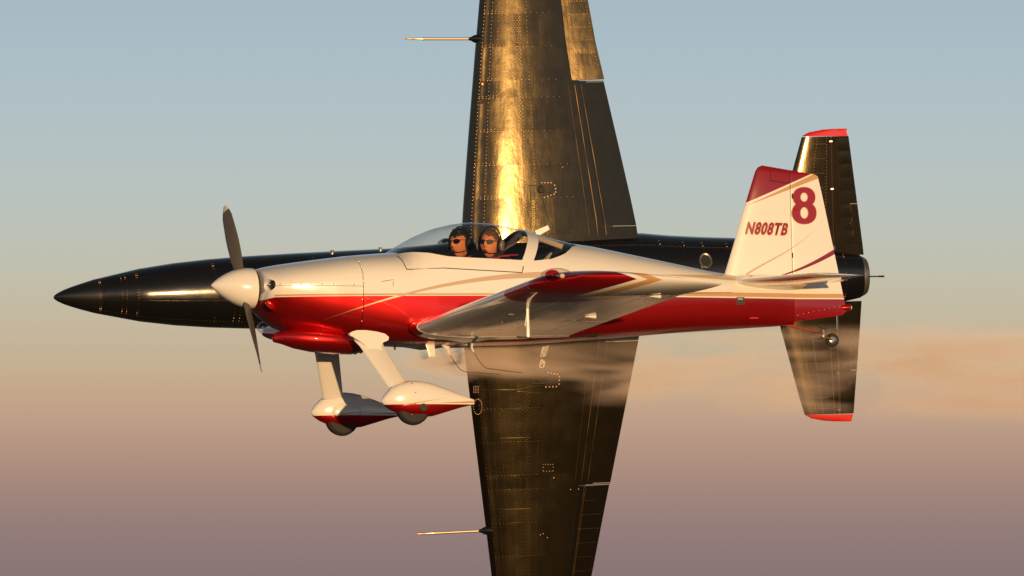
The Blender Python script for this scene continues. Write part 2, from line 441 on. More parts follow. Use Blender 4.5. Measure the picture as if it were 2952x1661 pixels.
def strip_solid(bm, rr, rr2):
    a = loft(bm, rr, closed=False); b = loft(bm, rr2, closed=False)
    for X_, Y_ in ((a, b),):
        n = len(rr)
        for i in range(n - 1):
            for k in (0, -1): bm.faces.new((X_[i][k], X_[i + 1][k], Y_[i + 1][k], Y_[i][k]))
        for j in range(len(rr[0]) - 1):
            for k in (0, -1): bm.faces.new((X_[k][j], X_[k][j + 1], Y_[k][j + 1], Y_[k][j]))
bm = bmesh.new(); strip_solid(bm, sub_shell(i_h0, i_h1, .004), sub_shell(i_h0, i_h1, -.004))
rb_ = obj('roll_bar', bm, m_white, rv, ang=50)
bm = bmesh.new(); strip_solid(bm, sub_shell(i_h0, i_h1, -.0045), sub_shell(i_h0, i_h1, -.008))
obj('roll_bar_lining', bm, m_dark, rb_, ang=50)
# inner lining so that the cabin is a real tub
bm = bmesh.new()
tub = []
for i in range(i_w0 - 2, i_r1 + 3):
    r = rings_f[i]; q = []
    ids = list(range(N1 + N2, len(r))) + list(range(0, N1 + 1))
    for j in ids:
        p = r[j]; q.append(Vector((p.x, p.y * .955, max(p.z, zof(975)) - .012)))
    tub.append(q)
loft(bm, tub, closed=False)
bm.faces.new([bm.verts.new(p) for p in tub[0]]); bm.faces.new([bm.verts.new(p) for p in tub[-1]])
obj('cabin_lining', bm, m_dark, rv, ang=50)
# glare shield, seats and rear shelf
bm = bmesh.new()
gx0, gx1 = P(1135, 740).x, P(1262, 740).x; zs_ = zof(744)
loft(bm, [[Vector((x, s * w_ , z)) for s, z in ((-1, zs_ - .03), (-.8, zs_ + h), (-.3, zs_ + h * 1.5), (.3, zs_ + h * 1.5), (.8, zs_ + h), (1, zs_ - .03), (1, zs_ - .3), (-1, zs_ - .3))]
          for x, w_, h in ((gx0, .30, .0), (gx0 + .18, .44, .02), (gx1, .50, .028))])
obj('glare_shield', bm, m_black, rv)
bm = bmesh.new(); ball(bm, P(1238, 738, -.1), (.05, .05, .035))
obj('compass', bm, m_black, rv)
for s in (-1, 1):
    st = empty('seat', None); st.parent = rv
    bm = bmesh.new(); box(bm, (P(1385, 900).x, s * .27, zof(925)), (.46, .42, .10)); bmesh.ops.bevel(bm, geom=bm.edges[:], offset=.03, segments=2, affect='EDGES')
    obj('seat_cushion', bm, material('red_seat_cloth', (.12, .012, .015), rough=.9) if s < 0 else bpy.data.materials['red_seat_cloth'], st)
    bm = bmesh.new(); box(bm, (P(1462, 860).x, s * .27, zof(848)), (.09, .42, .50), Matrix.Rotation(R(14), 3, 'Y')); bmesh.ops.bevel(bm, geom=bm.edges[:], offset=.03, segments=2, affect='EDGES')
    obj('seat_back', bm, bpy.data.materials['red_seat_cloth'], st)
# sloping brace, dark bulkhead and cloth behind the seats
bm = bmesh.new()
for s in (-1, 1): tube(bm, [P(1512, 672, s * .02), P(1622, 712, s * .16)], .022, 8, 1.2)
obj('roof_brace', bm, material('beige_metal', (.62, .50, .36), rough=.5), rv)
bm = bmesh.new()
xb = rings_f[i_r1 - 2]
rr = []
for i, sc_ in ((i_h1 + 4, .0), (i_r1 - 1, 1.0)):
    r = rings_f[i]; zt_ = max(p.z for p in r); base = r[N1].z
    rr.append([Vector((p.x + (0.0), p.y * .97, min(p.z, base + (zt_ - base) * (.15 + .8 * sc_)) - .006)) for p in r[N1:N1 + N2 + 1]])
loft(bm, rr, closed=False)
obj('rear_shelf', bm, m_black, rv)
bm = bmesh.new()
tube(bm, [P(1560, 765, -.38), P(1588, 730, -.34)], [.055, .02], 8, .35)
obj('shelf_strap', bm, bpy.data.materials['beige_metal'], rv)
# sun shade cloth hanging from the hoop
bm = bmesh.new(); rr = []
for k in range(13):
    u = k / 12; a = -.5 + 1.0 * u
    rr.append([P(1500 - 44 * v + 6 * math.sin(9 * u + 5 * v), 669 + 34 * v + 5 * math.sin(14 * u + 2 * v) - (1 - v) * 3, .10 + a * .6) + Vector((0.0, 0, -abs(a) * .10)) for v in (0, .25, .5, .75, 1)])
loft(bm, rr, closed=False)
o = obj('sun_shade', bm, material('grey_mesh_cloth', (.16, .13, .125), rough=.9), rv)
md = o.modifiers.new('thick', 'SOLIDIFY'); md.thickness = .006

# ---- engine cowling, spinner, propeller
xs_c = span(735, 800, 12)[:-1] + span(800, FW_X, 14)
rings_c = [ring(x) for x in xs_c]
rings_c[-1] = [p.copy() for p in rings_c[-1]]
for p in rings_c[-1]: p.x -= .006
bm = bmesh.new(); loft(bm, rings_c)
cowl = obj('cowling', bm, m_body, rv, ang=60)
cb = bmesh.new()
for s in (-1, 1): ball(cb, Vector((P(735, 830).x - .03, s * .345, zof(829))), (.095, .115, .062), 28)
cut = obj('cutter', cb, m_body, None); cut.matrix_world = M1
md = cowl.modifiers.new('scoop', 'BOOLEAN'); md.operation = 'DIFFERENCE'; md.object = cut; md.solver = 'EXACT'
bpy.context.view_layer.update()
me = bpy.data.meshes.new_from_object(cowl.evaluated_get(bpy.context.evaluated_depsgraph_get()))
cowl.modifiers.clear(); cowl.data = me; bpy.data.objects.remove(cut)
me.polygons.foreach_set('use_smooth', [True] * len(me.polygons)); me.set_sharp_from_angle(angle=R(45))
spx = P(722, 832).x; spc = P(722, 832); tipx = P(608, 822).x; RS = .183
spz = P(608, 823).z
bm = bmesh.new()
prof = []
L = spx - tipx
for k in range(19):
    u = k / 18; prof.append((u * L, RS * (math.sin(u * math.pi / 2) ** .80) if u < 1 else RS))
prof += [(L + .018, RS * .995), (L + .018, .05)]
rr = []
for dx, r in prof:
    u = dx / L; c = Vector((tipx + dx, 0, spz + (spc.z - spz) * min(1, u)))
    rr.append(ring_at(c, Vector((0, 1, 0)), Vector((0, 0, 1)), max(r, .002), max(r, .002), 36))
loft(bm, rr); obj('spinner', bm, m_white, rv, ang=50)
bm = bmesh.new(); lathe_x(bm, Vector((spx + .02, 0, spc.z)), [(0, .155), (.035, .155)], 28)
obj('spinner_gap', bm, m_seam, rv)
# two blades, at rest
hub = Vector((spx - .07, 0, spc.z))
def blade(sgn, ang):
    d = Vector((0, math.sin(ang), math.cos(ang))) * sgn      # blade axis
    tng = Vector((1, 0, 0)).cross(d)
    rings, cut = [], []
    for k in range(15):
        u = k / 14; r = .10 + u * .80
        ch = .065 + .07 * math.sin(min(1, u * 1.35) * math.pi * .62); ch *= (1 - max(0, (u - .82) / .18) ** 2 * .72)
        tw = R(62 - 44 * u); tk = .036 * (1 - .72 * u)
        cdir = tng * math.cos(tw) + Vector((1, 0, 0)) * math.sin(tw); ndir = d.cross(cdir)
        rings.append([hub + d * r + cdir * (ch * .5 * math.cos(a)) + ndir * (tk * .5 * math.sin(a)) for a in [2 * math.pi * q / 14 for q in range(14)]])
    bm = bmesh.new(); loft(bm, rings[:14]); b = obj('propeller_blade', bm, m_prop, rv)
    bm = bmesh.new(); loft(bm, rings[13:]); obj('blade_tip', bm, m_propt, b)
PA = R(30)
blade(1, PA); blade(-1, PA)
# cooling air inlets: lip, dark throat
for s in (-1, 1):
    c = Vector((P(735, 830).x + .045, s * .345, zof(829)))
    bm = bmesh.new(); ball(bm, c, (.022, .060, .047), 20); obj('air_inlet', bm, m_black, rv)
# lower scoop pod
def pod_ring(px, py, y, ry, rz, n=20):
    c = P(px, py, y); return ring_at(c, Vector((0, 1, 0)), Vector((0, 0, 1)), ry, rz, n)
bm = bmesh.new()
loft(bm, [pod_ring(*a) for a in ((792, 974, -.13, .018, .018), (787, 974, -.13, .026, .034), (790, 974, -.13, .034, .042), (812, 973, -.15, .07, .062), (850, 976, -.17, .13, .094), (900, 980, -.17, .19, .112),
                                   (960, 985, -.16, .21, .114), (1010, 988, -.15, .20, .108), (1034, 989, -.14, .17, .092), (1036, 988, -.14, .10, .05))])
pod = obj('air_scoop', bm, m_red, rv, ang=50)
bm = bmesh.new(); lathe_x(bm, P(789, 974, -.13), [(0, .022), (.006, .022)], 14, 1, 1.25); obj('scoop_throat', bm, m_black, pod)
for k, (y, dx) in enumerate(((-.16, 0), (-.06, 16))):
    bm = bmesh.new(); tube(bm, [P(985 + dx, 985, y), P(1012 + dx, 996, y), P(1030 + dx, 1016 - dx * .25, y)], .033, 12); o = obj('exhaust_pipe', bm, m_exh, rv)
# dark gap strips, panel seams and fasteners on the left side
def on_side(px, py, off=.0015):
    y = -.4
    for _ in range(12):
        p = P(px, py, y); y = -wat(p.x, p.z)
    p = P(px, py, y); return Vector((p.x, y - off, p.z))
def seam(name, pxs, r=.0035, mat=None, parent=rv):
    pts = []
    for (a, b), (c, d) in zip(pxs[:-1], pxs[1:]):
        n = max(2, int(math.hypot(c - a, d - b) / 12))
        pts += [on_side(a + (c - a) * k / n, b + (d - b) * k / n, 0.0) for k in range(n)]
    pts.append(on_side(*pxs[-1], 0.0))
    bm = bmesh.new(); tube(bm, pts, r, 6); return obj(name, bm, mat or m_seam, parent)
seam('canopy_seam', [(1146, 738), (1160, 752), (1173, 777), (1280, 773), (1505, 786), (1509, 768)], .0045)
seam('cowling_split_line', [(775, 824), (900, 823), (1049, 825)], .0018, m_screw)
seam('skin_lap_edge', [(1100, 812), (1134, 806), (1134, 826)], .0025, m_screw)
seam('belly_skin_edge', [(1905, 851), (1990, 846), (2110, 843)], .0018, m_screw)
bm = bmesh.new()
for px, py in [(778, 820), (808, 819), (838, 818), (868, 818), (898, 818), (928, 819), (960, 819), (990, 820), (1020, 821), (1047, 832),
               (1035, 754), (1042, 770), (1046, 790), (1048, 810), (1045, 863), (1045, 896), (1044, 926), (1208, 740), (1242, 754), (1290, 760)]:
    p = on_side(px, py); dome(bm, p, Vector((0, -1, .1)), .0075, 8, .35)
o = obj('cowl_fasteners', bm, m_bright, rv); o['kind'] = 'stuff'
# exit-louvre blister on the lower cowl
bm = bmesh.new()
loft(bm, [[on_side(a + (c - a) * k / 6, b + (d - b) * k / 6, h) for k in range(7)] for (a, b, c, d, h) in
          ((762, 874, 805, 912, -.002), (764, 871, 809, 907, .007), (768, 868, 814, 903, .007), (770, 866, 818, 899, -.002))], closed=False)
obj('cowl_louvre', bm, m_red, rv)
bm = bmesh.new()
for py0, py1 in ((800, 812), (838, 842), (905, 905)):
    for k in range(60):
        px = 1660 + k * 10; t = k / 60
        try: p = on_side(px, py0 + (py1 - py0) * t, 0.0)
        except Exception: continue
        dome(bm, p, Vector((0, -1, 0)), .0035, 5, .4)
for px in (1780, 1900, 2010, 2130, 2225):
    for k in range(14): p = on_side(px, 812 + k * 9, 0.0); dome(bm, p, Vector((0, -1, 0)), .0035, 5, .4)
for px in (1135, 1290):
    for k in range(9): p = on_side(px, 800 + k * 12, 0.0); dome(bm, p, Vector((0, -1, 0)), .0035, 5, .4)
o = obj('fuselage_rivets', bm, m_body, rv); o['kind'] = 'stuff'
# canopy latch, static port window, small access plates
def plate(name, px, py, w, h, mat, th_=.006, parent=rv, rot=0):
    c = on_side(px, py); bm = bmesh.new(); box(bm, c, (w, th_, h), Matrix.Rotation(rot, 3, 'Y')); return obj(name, bm, mat, parent, smooth=False)
st_ = plate('static_port_plate', 2133, 868, .085, .07, m_exh, .012)
plate('port_window', 2133, 862, .05, .018, m_steel, .018, st_)
plate('step_plate', 2170, 917, .10, .014, m_red, .012)

# ---- wings
def wing_station(y, s, inc=3.0):
    le = P(1192, 946, -.57); z = le.z + (abs(y) - .57) * math.tan(R(4.0)); c = 1.475
    a = R(inc)
    le_ = Vector((le.x, s * abs(y), z)); te_ = le_ + Vector((c * math.cos(a), 0, -c * math.sin(a)))
    n = Vector((0, -s * math.sin(R(4.0)), math.cos(R(4.0)))); n = Vector((math.sin(a), n.y, n.z)).normalized()
    return (le_, te_, .135, n, .022)
SEAM_Y = 3.45
for s in (-1, 1):
    W = empty('wing'); W.parent = rv
    ys = [.45, 1.0, 1.62, 2.3, 2.9, SEAM_Y]
    bm = bmesh.new(); sts = [wing_station(y, s) for y in ys]
    foil(bm, sts, 0.0, .775, 20); obj('wing_skin', bm, m_wing, W, ang=40)
    bm = bmesh.new(); foil(bm, [wing_station(y, s) for y in (.5, 1.0, 1.63)], .782, 1.0, 8); obj('flap', bm, m_wing, W, ang=40)
    bm = bmesh.new(); foil(bm, [wing_station(y, s) for y in (1.645, 2.5, SEAM_Y - .01)], .782, 1.0, 8); obj('aileron', bm, m_wing, W, ang=40)
    # tip fairing: leading edge sweeps back, trailing corner runs aft
    base = wing_station(SEAM_Y, s); rr = []
    for u in (0, .12, .28, .45, .62, .78, .9, .97, 1.0):
        y = SEAM_Y + u * .40
        b = wing_station(y, s)
        le_ = b[0] + Vector((.34 * u ** 2.2 , 0, 0)); te_ = b[1] + Vector((.22 * u, 0, .012 * u))
        k = math.sqrt(max(0.0, 1 - u ** 2.4)) * .95 + .05
        up_sh = Vector((0, 0, .030 * (1 - k)))
        rr.append(foil_ring((le_ + up_sh, te_ + up_sh, .135 * k, b[3], .022), 0.0, 1.0, 24))
    bm = bmesh.new(); loft(bm, rr); T = obj('wing_tip', bm, m_tip, W, ang=60)
    # tip seam strip
    b1 = wing_station(SEAM_Y, s); pts = [fpt(b1, f, True) - b1[3] * .0005 for f in [(k / 30) ** 1.6 for k in range(31)]]
    bm = bmesh.new(); tube(bm, pts, .0028, 6); obj('tip_seam', bm, m_screw, W)
    # navigation light under a clear lens
    lc = P(1600, 797, -3.66) if s < 0 else Vector((P(1600, 797, -3.66).x, 3.66, P(1600, 797, -3.66).z))
    nl = empty('navigation_light'); nl.parent = W
    yb = s * 3.70
    lc.y = yb
    bm = bmesh.new(); ball(bm, lc, (.15, .115, .072), 20); obj('light_lens', bm, m_lens, nl)
    if s < 0:
        bm = bmesh.new(); ball(bm, lc + Vector((-.055, s * .04, .004)), (.07, .055, .05), 14); obj('coloured_filter', bm, m_redlens, nl)
    bm = bmesh.new(); tube(bm, [lc + Vector((-.07, s * .07, 0)), lc + Vector((.0, s * .08, -.004))], .016, 10); obj('bulb_socket', bm, m_steel, nl)
    bm = bmesh.new(); ball(bm, lc + Vector((.018, s * .085, -.004)), (.026, .022, .022), 12); obj('bulb', bm, material('bulb_glass', (.85, .8, .72), rough=.05, spec=.8) if s < 0 else bpy.data.materials['bulb_glass'], nl)
    # hinge fairings under the trailing edge
    for y, fh_ in ((2.05, .80), (3.40, .86)):
        b = wing_station(y, s); p = fpt(b, fh_, True) - b[3] * .010
        bm = bmesh.new(); lathe_x(bm, p, [(-.095, .002), (-.05, .009), (0, .019), (.010, .020), (.010, .010)], 12); hb = obj('hinge_fairing', bm, m_white, W)
        bm = bmesh.new(); lathe_x(bm, p + Vector((.0105, 0, 0)), [(0, .009), (.004, .009)], 10); obj('hinge_bolt', bm, m_screw, hb)
    # rivet lines under the wing
    bm = bmesh.new(); allst = sts
    for f in (.06, .30, .62):
        for k in range(46):
            y = .75 + k * .058; b = wing_station(y, s); dome(bm, fpt(b, f, True), -b[3], .0045, 5, .4)
    o = obj('wing_rivets', bm, m_wing, W); o['kind'] = 'stuff'
    # access plates and tie-down
    for y, f in ((1.15, .42), (1.7, .30), (2.2, .22)):
        b = wing_station(y, s); p = fpt(b, f, True) - b[3] * .003
        bm = bmesh.new(); box(bm, p, (.05, .006, .007)); obj('tie_down_plate', bm, m_screw, W, smooth=False)
    if s < 0:
        # bent pitot mast
        a0 = pick(M1i, 1527, 862, 1, -2.78); b = wing_station(2.55, s); p0 = fpt(b, .235, True)
        bm = bmesh.new()
        p1 = p0 + Vector((-.015, .0, -.075)); p2 = p1 + Vector((-.005, .02, -.075))
        tube(bm, [p0 + Vector((0, 0, .02)), p1, p2], .006, 10)
        pit = obj('pitot_tube', bm, m_white, W)
        # mast: flat fairing hanging down, forward-facing tube at the bottom
        bm = bmesh.new(); q0 = p0; 
        loft(bm, [ring_at(q0 + Vector((0.0, .0, -dz)) , Vector((1, 0, 0)), Vector((0, 1, 0)), rx, .011, 12) for dz, rx in ((-.02, .016), (.06, .013), (.14, .015), (.25, .018))])
        obj('pitot_mast', bm, m_white, pit)
        bm = bmesh.new(); tube(bm, [q0 + Vector((.02, 0, -.25)), q0 + Vector((-.11, 0, -.248))], .009, 10); obj('pitot_nozzle', bm, m_steel, pit)
    # wing root fairing
    bm = bmesh.new(); rr = []
    for off, gr in ((0.0, 1.0), (.05, .45), (.12, .0)):
        b = wing_station(.555 + off, s); g_ = .035 * gr
        rr.append([p + (p - (b[0] + (b[1] - b[0]) * .35)).normalized() * (g_ + .003) for p in foil_ring(b, 0.0, 1.0, 20)])
    loft(bm, rr); obj('root_fairing', bm, m_wing, W)

# ---- landing gear
for s in (-1, 1):
    G = empty('landing_gear_leg'); G.parent = rv
    def mir(p): return Vector((p.x, p.y * -s if s > 0 else p.y, p.z)) if s > 0 else p
    a = P(1063, 985, -.56); b = P(1148, 1114, -.86)
    bm = bmesh.new(); rr = []
    for u in (-.04, .0, .1, .3, .5, .75, 1.0, 1.03):
        c = a.lerp(b, u); w_ = .118 - .018 * u; t_ = .020
        fwd = Vector((1, 0, 0)); nn = (b - a).cross(fwd).normalized()
        if u <= 0: w_ = .13
        rr.append([mir(c + fwd * (w_ * (math.cos(q) + .18 * (1 - abs(math.cos(q))))) + nn * (t_ * math.sin(q) * (1 + .5 * -math.cos(q)))) for q in [2 * math.pi * k / 20 for k in range(20)]])
    loft(bm, rr); obj('leg_fairing', bm, m_white, G)
    # upper intersection fairing: flat shaped plate on the body side
    outline = [(1002, 962), (1010, 957), (1024, 953), (1050, 953), (1080, 957), (1104, 963), (1116, 973), (1114, 982), (1100, 988), (1092, 998), (1096, 1012), (1060, 1012), (1040, 990), (1020, 976), (1003, 968)]
    bm = bmesh.new()
    def plat(px, py):
        t = max(0, (py - 975) / 40); return P(px, py, -.565 - .04 * t * 0 + .10 * 0 - .02)
    l0 = [mir(plat(*q)) for q in outline]; ctr = sum(l0, Vector()) / len(l0)
    l1 = [p + Vector((0, -s * .05, 0)) * -1 for p in l0]
    l2 = [p + Vector((0, s * .018, 0)) + (ctr - p) * .12 for p in l0]
    loft(bm, [l1, l0, l2]); obj('intersection_fairing', bm, m_white, G, ang=60)
    bm = bmesh.new()
    for q in ((1019, 961), (1058, 960), (1094, 963), (1092, 984)): dome(bm, mir(P(q[0], q[1], -.606)), Vector((0, s, 0)), .006, 8, .3)
    o = obj('fairing_screws', bm, m_screw, G); o['kind'] = 'stuff'
    # wheel fairing
    x0, x1 = P(1099, 1155, -.93).x, P(1367, 1158, -.93).x; L_ = x1 - x0
    top = [(0, 1156), (.03, 1140), (.09, 1121), (.18, 1106), (.3, 1098), (.42, 1098), (.55, 1106), (.7, 1121), (.85, 1138), (1.0, 1153)]
    bot = [(0, 1158), (.03, 1169), (.09, 1181), (.18, 1192), (.3, 1200), (.45, 1203), (.55, 1200), (.7, 1188), (.85, 1176), (1.0, 1167)]
    hw = [(0, .004), (.03, .035), (.09, .065), (.18, .09), (.3, .102), (.42, .102), (.55, .092), (.7, .066), (.85, .036), (1.0, .004)]
    bm = bmesh.new(); rr = []
    us = [0, .012, .03, .06, .1, .16, .22, .3, .38, .46, .55, .63, .7, .78, .85, .92, 1.0]
    for u in us:
        zt_ = P(1232, interp(u, *zip(*top)), -.93).z; zb_ = P(1232, interp(u, *zip(*bot)), -.93).z; w_ = interp(u, *zip(*hw)); zc = (zt_ + zb_) / 2; hh = (zt_ - zb_) / 2
        if u == 0: hh = .004
        rr.append([Vector((x0 + u * L_, s * .93 + w_ * math.copysign(abs(math.cos(q)) ** .85, math.cos(q)), zc + hh * math.copysign(abs(math.sin(q)) ** .9, math.sin(q)))) for q in [2 * math.pi * k / 28 for k in range(28)]])
    loft(bm, rr); WP = obj('wheel_fairing', bm, m_pant, G, ang=70)
    wc = P(1190, 1176, -.93); wc.y = s * .93
    bm = bmesh.new()
    Rw = .158
    prof = [(-.056, .07), (-.06, .10), (-.055, .132), (-.035, .152), (0, Rw), (.035, .152), (.055, .132), (.06, .10), (.056, .07)]
    loft(bm, [ring_at(wc + Vector((0, dy, 0)), Vector((1, 0, 0)), Vector((0, 0, 1)), r, r, 36) for dy, r in prof])
    wh = obj('tyre', bm, m_rubber, G)
    bm = bmesh.new(); q = P(1221, 1174, -1.03); q.y = s * 1.022
    loft(bm, [ring_at(q + Vector((0, d, 0)), Vector((1, 0, 0)), Vector((0, 0, 1)), .034, .034, 20) for d in (-.01, .01)]); obj('axle_hole', bm, m_seam, WP)
    # seam and fasteners of the fairing
    bm = bmesh.new()
    for px, py in ((1190, 1105), (1197, 1132), (1196, 1164), (1190, 1195)): 
        p = P(px, py, -1.02); dome(bm, Vector((p.x, s * (1.0 if abs(py - 1150) > 40 else 1.03), p.z)), Vector((0, s, 0)), .007, 8, .3)
    o = obj('fairing_screws', bm, m_screw, WP); o['kind'] = 'stuff'
    # lower intersection collar where leg meets wheel fairing
    bm = bmesh.new(); cc = mir(b) + Vector((.02, 0, -.02))
    ball(bm, Vector((x0 + L_ * .36, s * .845, pantz.z + .035)), (.15, .035, .085), 20); obj('leg_collar', bm, m_pant, G)

# ---- tail
zst = P(2250, 815).z
HX = P(2281, 800).x
def fin_sts():
    rows = [((2084, 806), (2421, 806)), ((2110, 720), (2403, 720)), ((2133, 640), (2386, 640)), ((2157, 560), (2369, 560)), ((2177, 494), (2357, 509)), ((2184, 483), (2353, 506)), ((2196, 477), (2346, 503))]
    t = [.095, .095, .098, .102, .105, .075, .02]
    return [(P(*a), P(*b), t[i], Vector((0, 1, 0)), 0.0) for i, (a, b) in enumerate(rows)]
FS = fin_sts()
hf = [(HX - s_[0].x) / (s_[1].x - s_[0].x) for s_ in FS]
F = empty('vertical_tail'); F.parent = rv
bm = bmesh.new(); foil(bm, FS, 0.0, [h - .006 for h in hf], 16); fin = obj('fin', bm, m_fin, F, ang=40)
bm = bmesh.new()
low = [((2282, 929), (2428, 909)), ((2282, 918), (2441, 896)), ((2282, 880), (2437, 880)), ((2282, 840), (2428, 840))]
rr = []
def rud_ring(hp, tp, h):
    c = tp.x - hp.x
    fs = (0, .02, .08, .2, .4, .6, .8, .95, 1.0)
    hh = [h * (1 - f) ** .9 * (min(1, .82 + f * 3)) + .0025 for f in fs]
    up_ = [Vector((hp.x + c * f, g_, hp.z + (tp.z - hp.z) * f)) for f, g_ in zip(fs, hh)]
    lo_ = [Vector((hp.x + c * f, -g_, hp.z + (tp.z - hp.z) * f)) for f, g_ in zip(fs, hh)]
    return up_[::-1] + lo_
RH = []
for k, (a, b) in enumerate(low): RH.append((P(*a), P(*b), .012 if k == 0 else .034))
for i, s_ in enumerate(FS):
    z_h = s_[0].z + (s_[1].z - s_[0].z) * hf[i]
    RH.append((Vector((HX + .004, 0, z_h)), s_[1], th(hf[i], s_[2]) * (s_[1] - s_[0]).length * 1.03))
loft(bm, [rud_ring(*q) for q in RH]); rud = obj('rudder', bm, m_fin, F, ang=40)
def rud_y(x, z):
    RHs = sorted(RH, key=lambda q: q[0].z); zs = [q[0].z for q in RHs]
    xt = interp(z, zs, [q[1].x for q in RHs]); h = interp(z, zs, [q[2] for q in RHs]); f = min(1, max(0, (x - HX) / (xt - HX)))
    return h * (1 - f) ** .9 * min(1, .82 + f * 3) + .0025
def fin_y(x, z):
    zs = [q[0].z for q in FS]; k = [interp(z, zs, [q[0].x for q in FS]), interp(z, zs, [q[1].x for q in FS]), interp(z, zs, [q[2] for q in FS])]
    f = min(1, max(0, (x - k[0]) / (k[1] - k[0]))); return th(f, k[2]) * (k[1] - k[0])
def surf_y(x, z): return max(rud_y(x, z), rud_y(HX + .05, z) if x < HX + .05 else 0) if x > HX else fin_y(x, z)
bm = bmesh.new(); tube(bm, [P(2279, 500), P(2280, 700), P(2281, 926)], .012, 8); obj('hinge_gap', bm, m_fin, F)
for py in (566, 737, 905):
    bm = bmesh.new(); p = P(2280, py); box(bm, (p.x, -.036 if py < 900 else -.03, p.z), (.012, .012, .045)); obj('hinge_slot', bm, m_black, F, smooth=False)
bm = bmesh.new(); tube(bm, [P(2222, 487, -.036), P(2222, 520, -.045), P(2275, 528, -.05)], .0025, 5); obj('horn_gap', bm, m_seam, F)
# tail light fairing and screws
bm = bmesh.new(); q = P(2418, 887)
lathe_x(bm, q, [(0, .004), (.03, .018), (.07, .028), (.115, .026)], 14); tl = obj('tail_light_housing', bm, m_red, F)
bm = bmesh.new(); lathe_x(bm, q + Vector((.113, 0, 0)), [(0, .022), (.012, .018), (.018, .004)], 14); obj('tail_light', bm, material('white_lens', (.85, .8, .75), rough=.1), tl)
bm = bmesh.new()
for k in range(9):
    px = 2297 + k * 15.4; py = 909 - k * 3.2; p = P(px, py); dome(bm, Vector((p.x, -surf_y(p.x, p.z) - .0005, p.z)), Vector((0, -1, 0)), .006, 8, .5)
o = obj('rudder_screws', bm, m_bright, F); o['kind'] = 'stuff'
# lettering
def text_mesh(body, bold=0.0, res=6, sp=1.0):
    cu = bpy.data.curves.new('lettering', 'FONT'); cu.body = body; cu.offset = bold; cu.resolution_u = res; cu.space_character = sp; cu.align_x = 'CENTER'; cu.align_y = 'CENTER'
    o = bpy.data.objects.new('tmp', cu); COL.objects.link(o)
    dg = bpy.context.evaluated_depsgraph_get(); me = bpy.data.meshes.new_from_object(o.evaluated_get(dg))
    bpy.data.objects.remove(o); bpy.data.curves.remove(cu); return me
def letter(name, body, mapf, mat, parent, bold=0.0, sp=1.0):
    me = text_mesh(body, bold, sp=sp); xs = [v.co.x for v in me.vertices]; ys = [v.co.y for v in me.vertices]
    x0, x1, y0, y1 = min(xs), max(xs), min(ys), max(ys)
    for v in me.vertices: v.co = mapf((v.co.x - x0) / (x1 - x0), (v.co.y - y0) / (y1 - y0))
    me.update(); return link(name, me, mat, parent, smooth=False)
def fin_map(x0, x1, y0, y1, skew, off, drop=0.0):
    def f(u, v):
        px = x0 + (x1 - x0) * u + skew * v; py = y1 + (y0 - y1) * v + drop * u
        p = P(px, py, -.04); p = P(px, py, -surf_y(p.x, p.z)); return Vector((p.x, -surf_y(p.x, p.z) - off, p.z))
    return f
def ring8(name, grow, off, mat):
    """a heavy figure 8 built from two fat loops"""
    cx = 2318.5; bm = bmesh.new()
    def loop(cy, rx, ry, ix, iy, clip, off=off):
        n = 40; o_, i_ = [], []
        for k in range(n):
            a = 2 * math.pi * k / n; c, s = math.cos(a), math.sin(a)
            e = .92
            o_.append((cx + (rx + grow) * math.copysign(abs(c) ** e, c), cy + (ry + grow) * math.copysign(abs(s) ** e, s)))
            i_.append((cx + (ix - grow) * c, cy + (iy - grow) * s))
        def to3(q):
            p = P(q[0], q[1], -.03); return Vector((p.x, -surf_y(p.x, p.z) - off, p.z))
        vo = [bm.verts.new(to3(q)) for q in o_]; vi = [bm.verts.new(to3(q)) for q in i_]
        for k in range(n): bm.faces.new((vo[k], vo[(k + 1) % n], vi[(k + 1) % n], vi[k]))
    loop(568.5, 33, 28.5, 11.5, 13.5, 0); 
    bm2 = bm
    loop(614.0, 36, 32, 12.5, 17, 0, off + .0012)
    return obj(name, bm, mat, rud, smooth=False, norm=False)
ring8('racing_number_edge', 1.4, .0045, m_goldp)
ring8('racing_number', 0, .0075, m_dred)
letter('registration_edge', 'N808TB', fin_map(2148, 2267, 640, 677, 9, .0030, 4), m_goldp, fin, .050, 1.16)
letter('registration', 'N808TB', fin_map(2147, 2266, 639, 675, 9, .0055, 4), m_dred, fin, .034, 1.16)
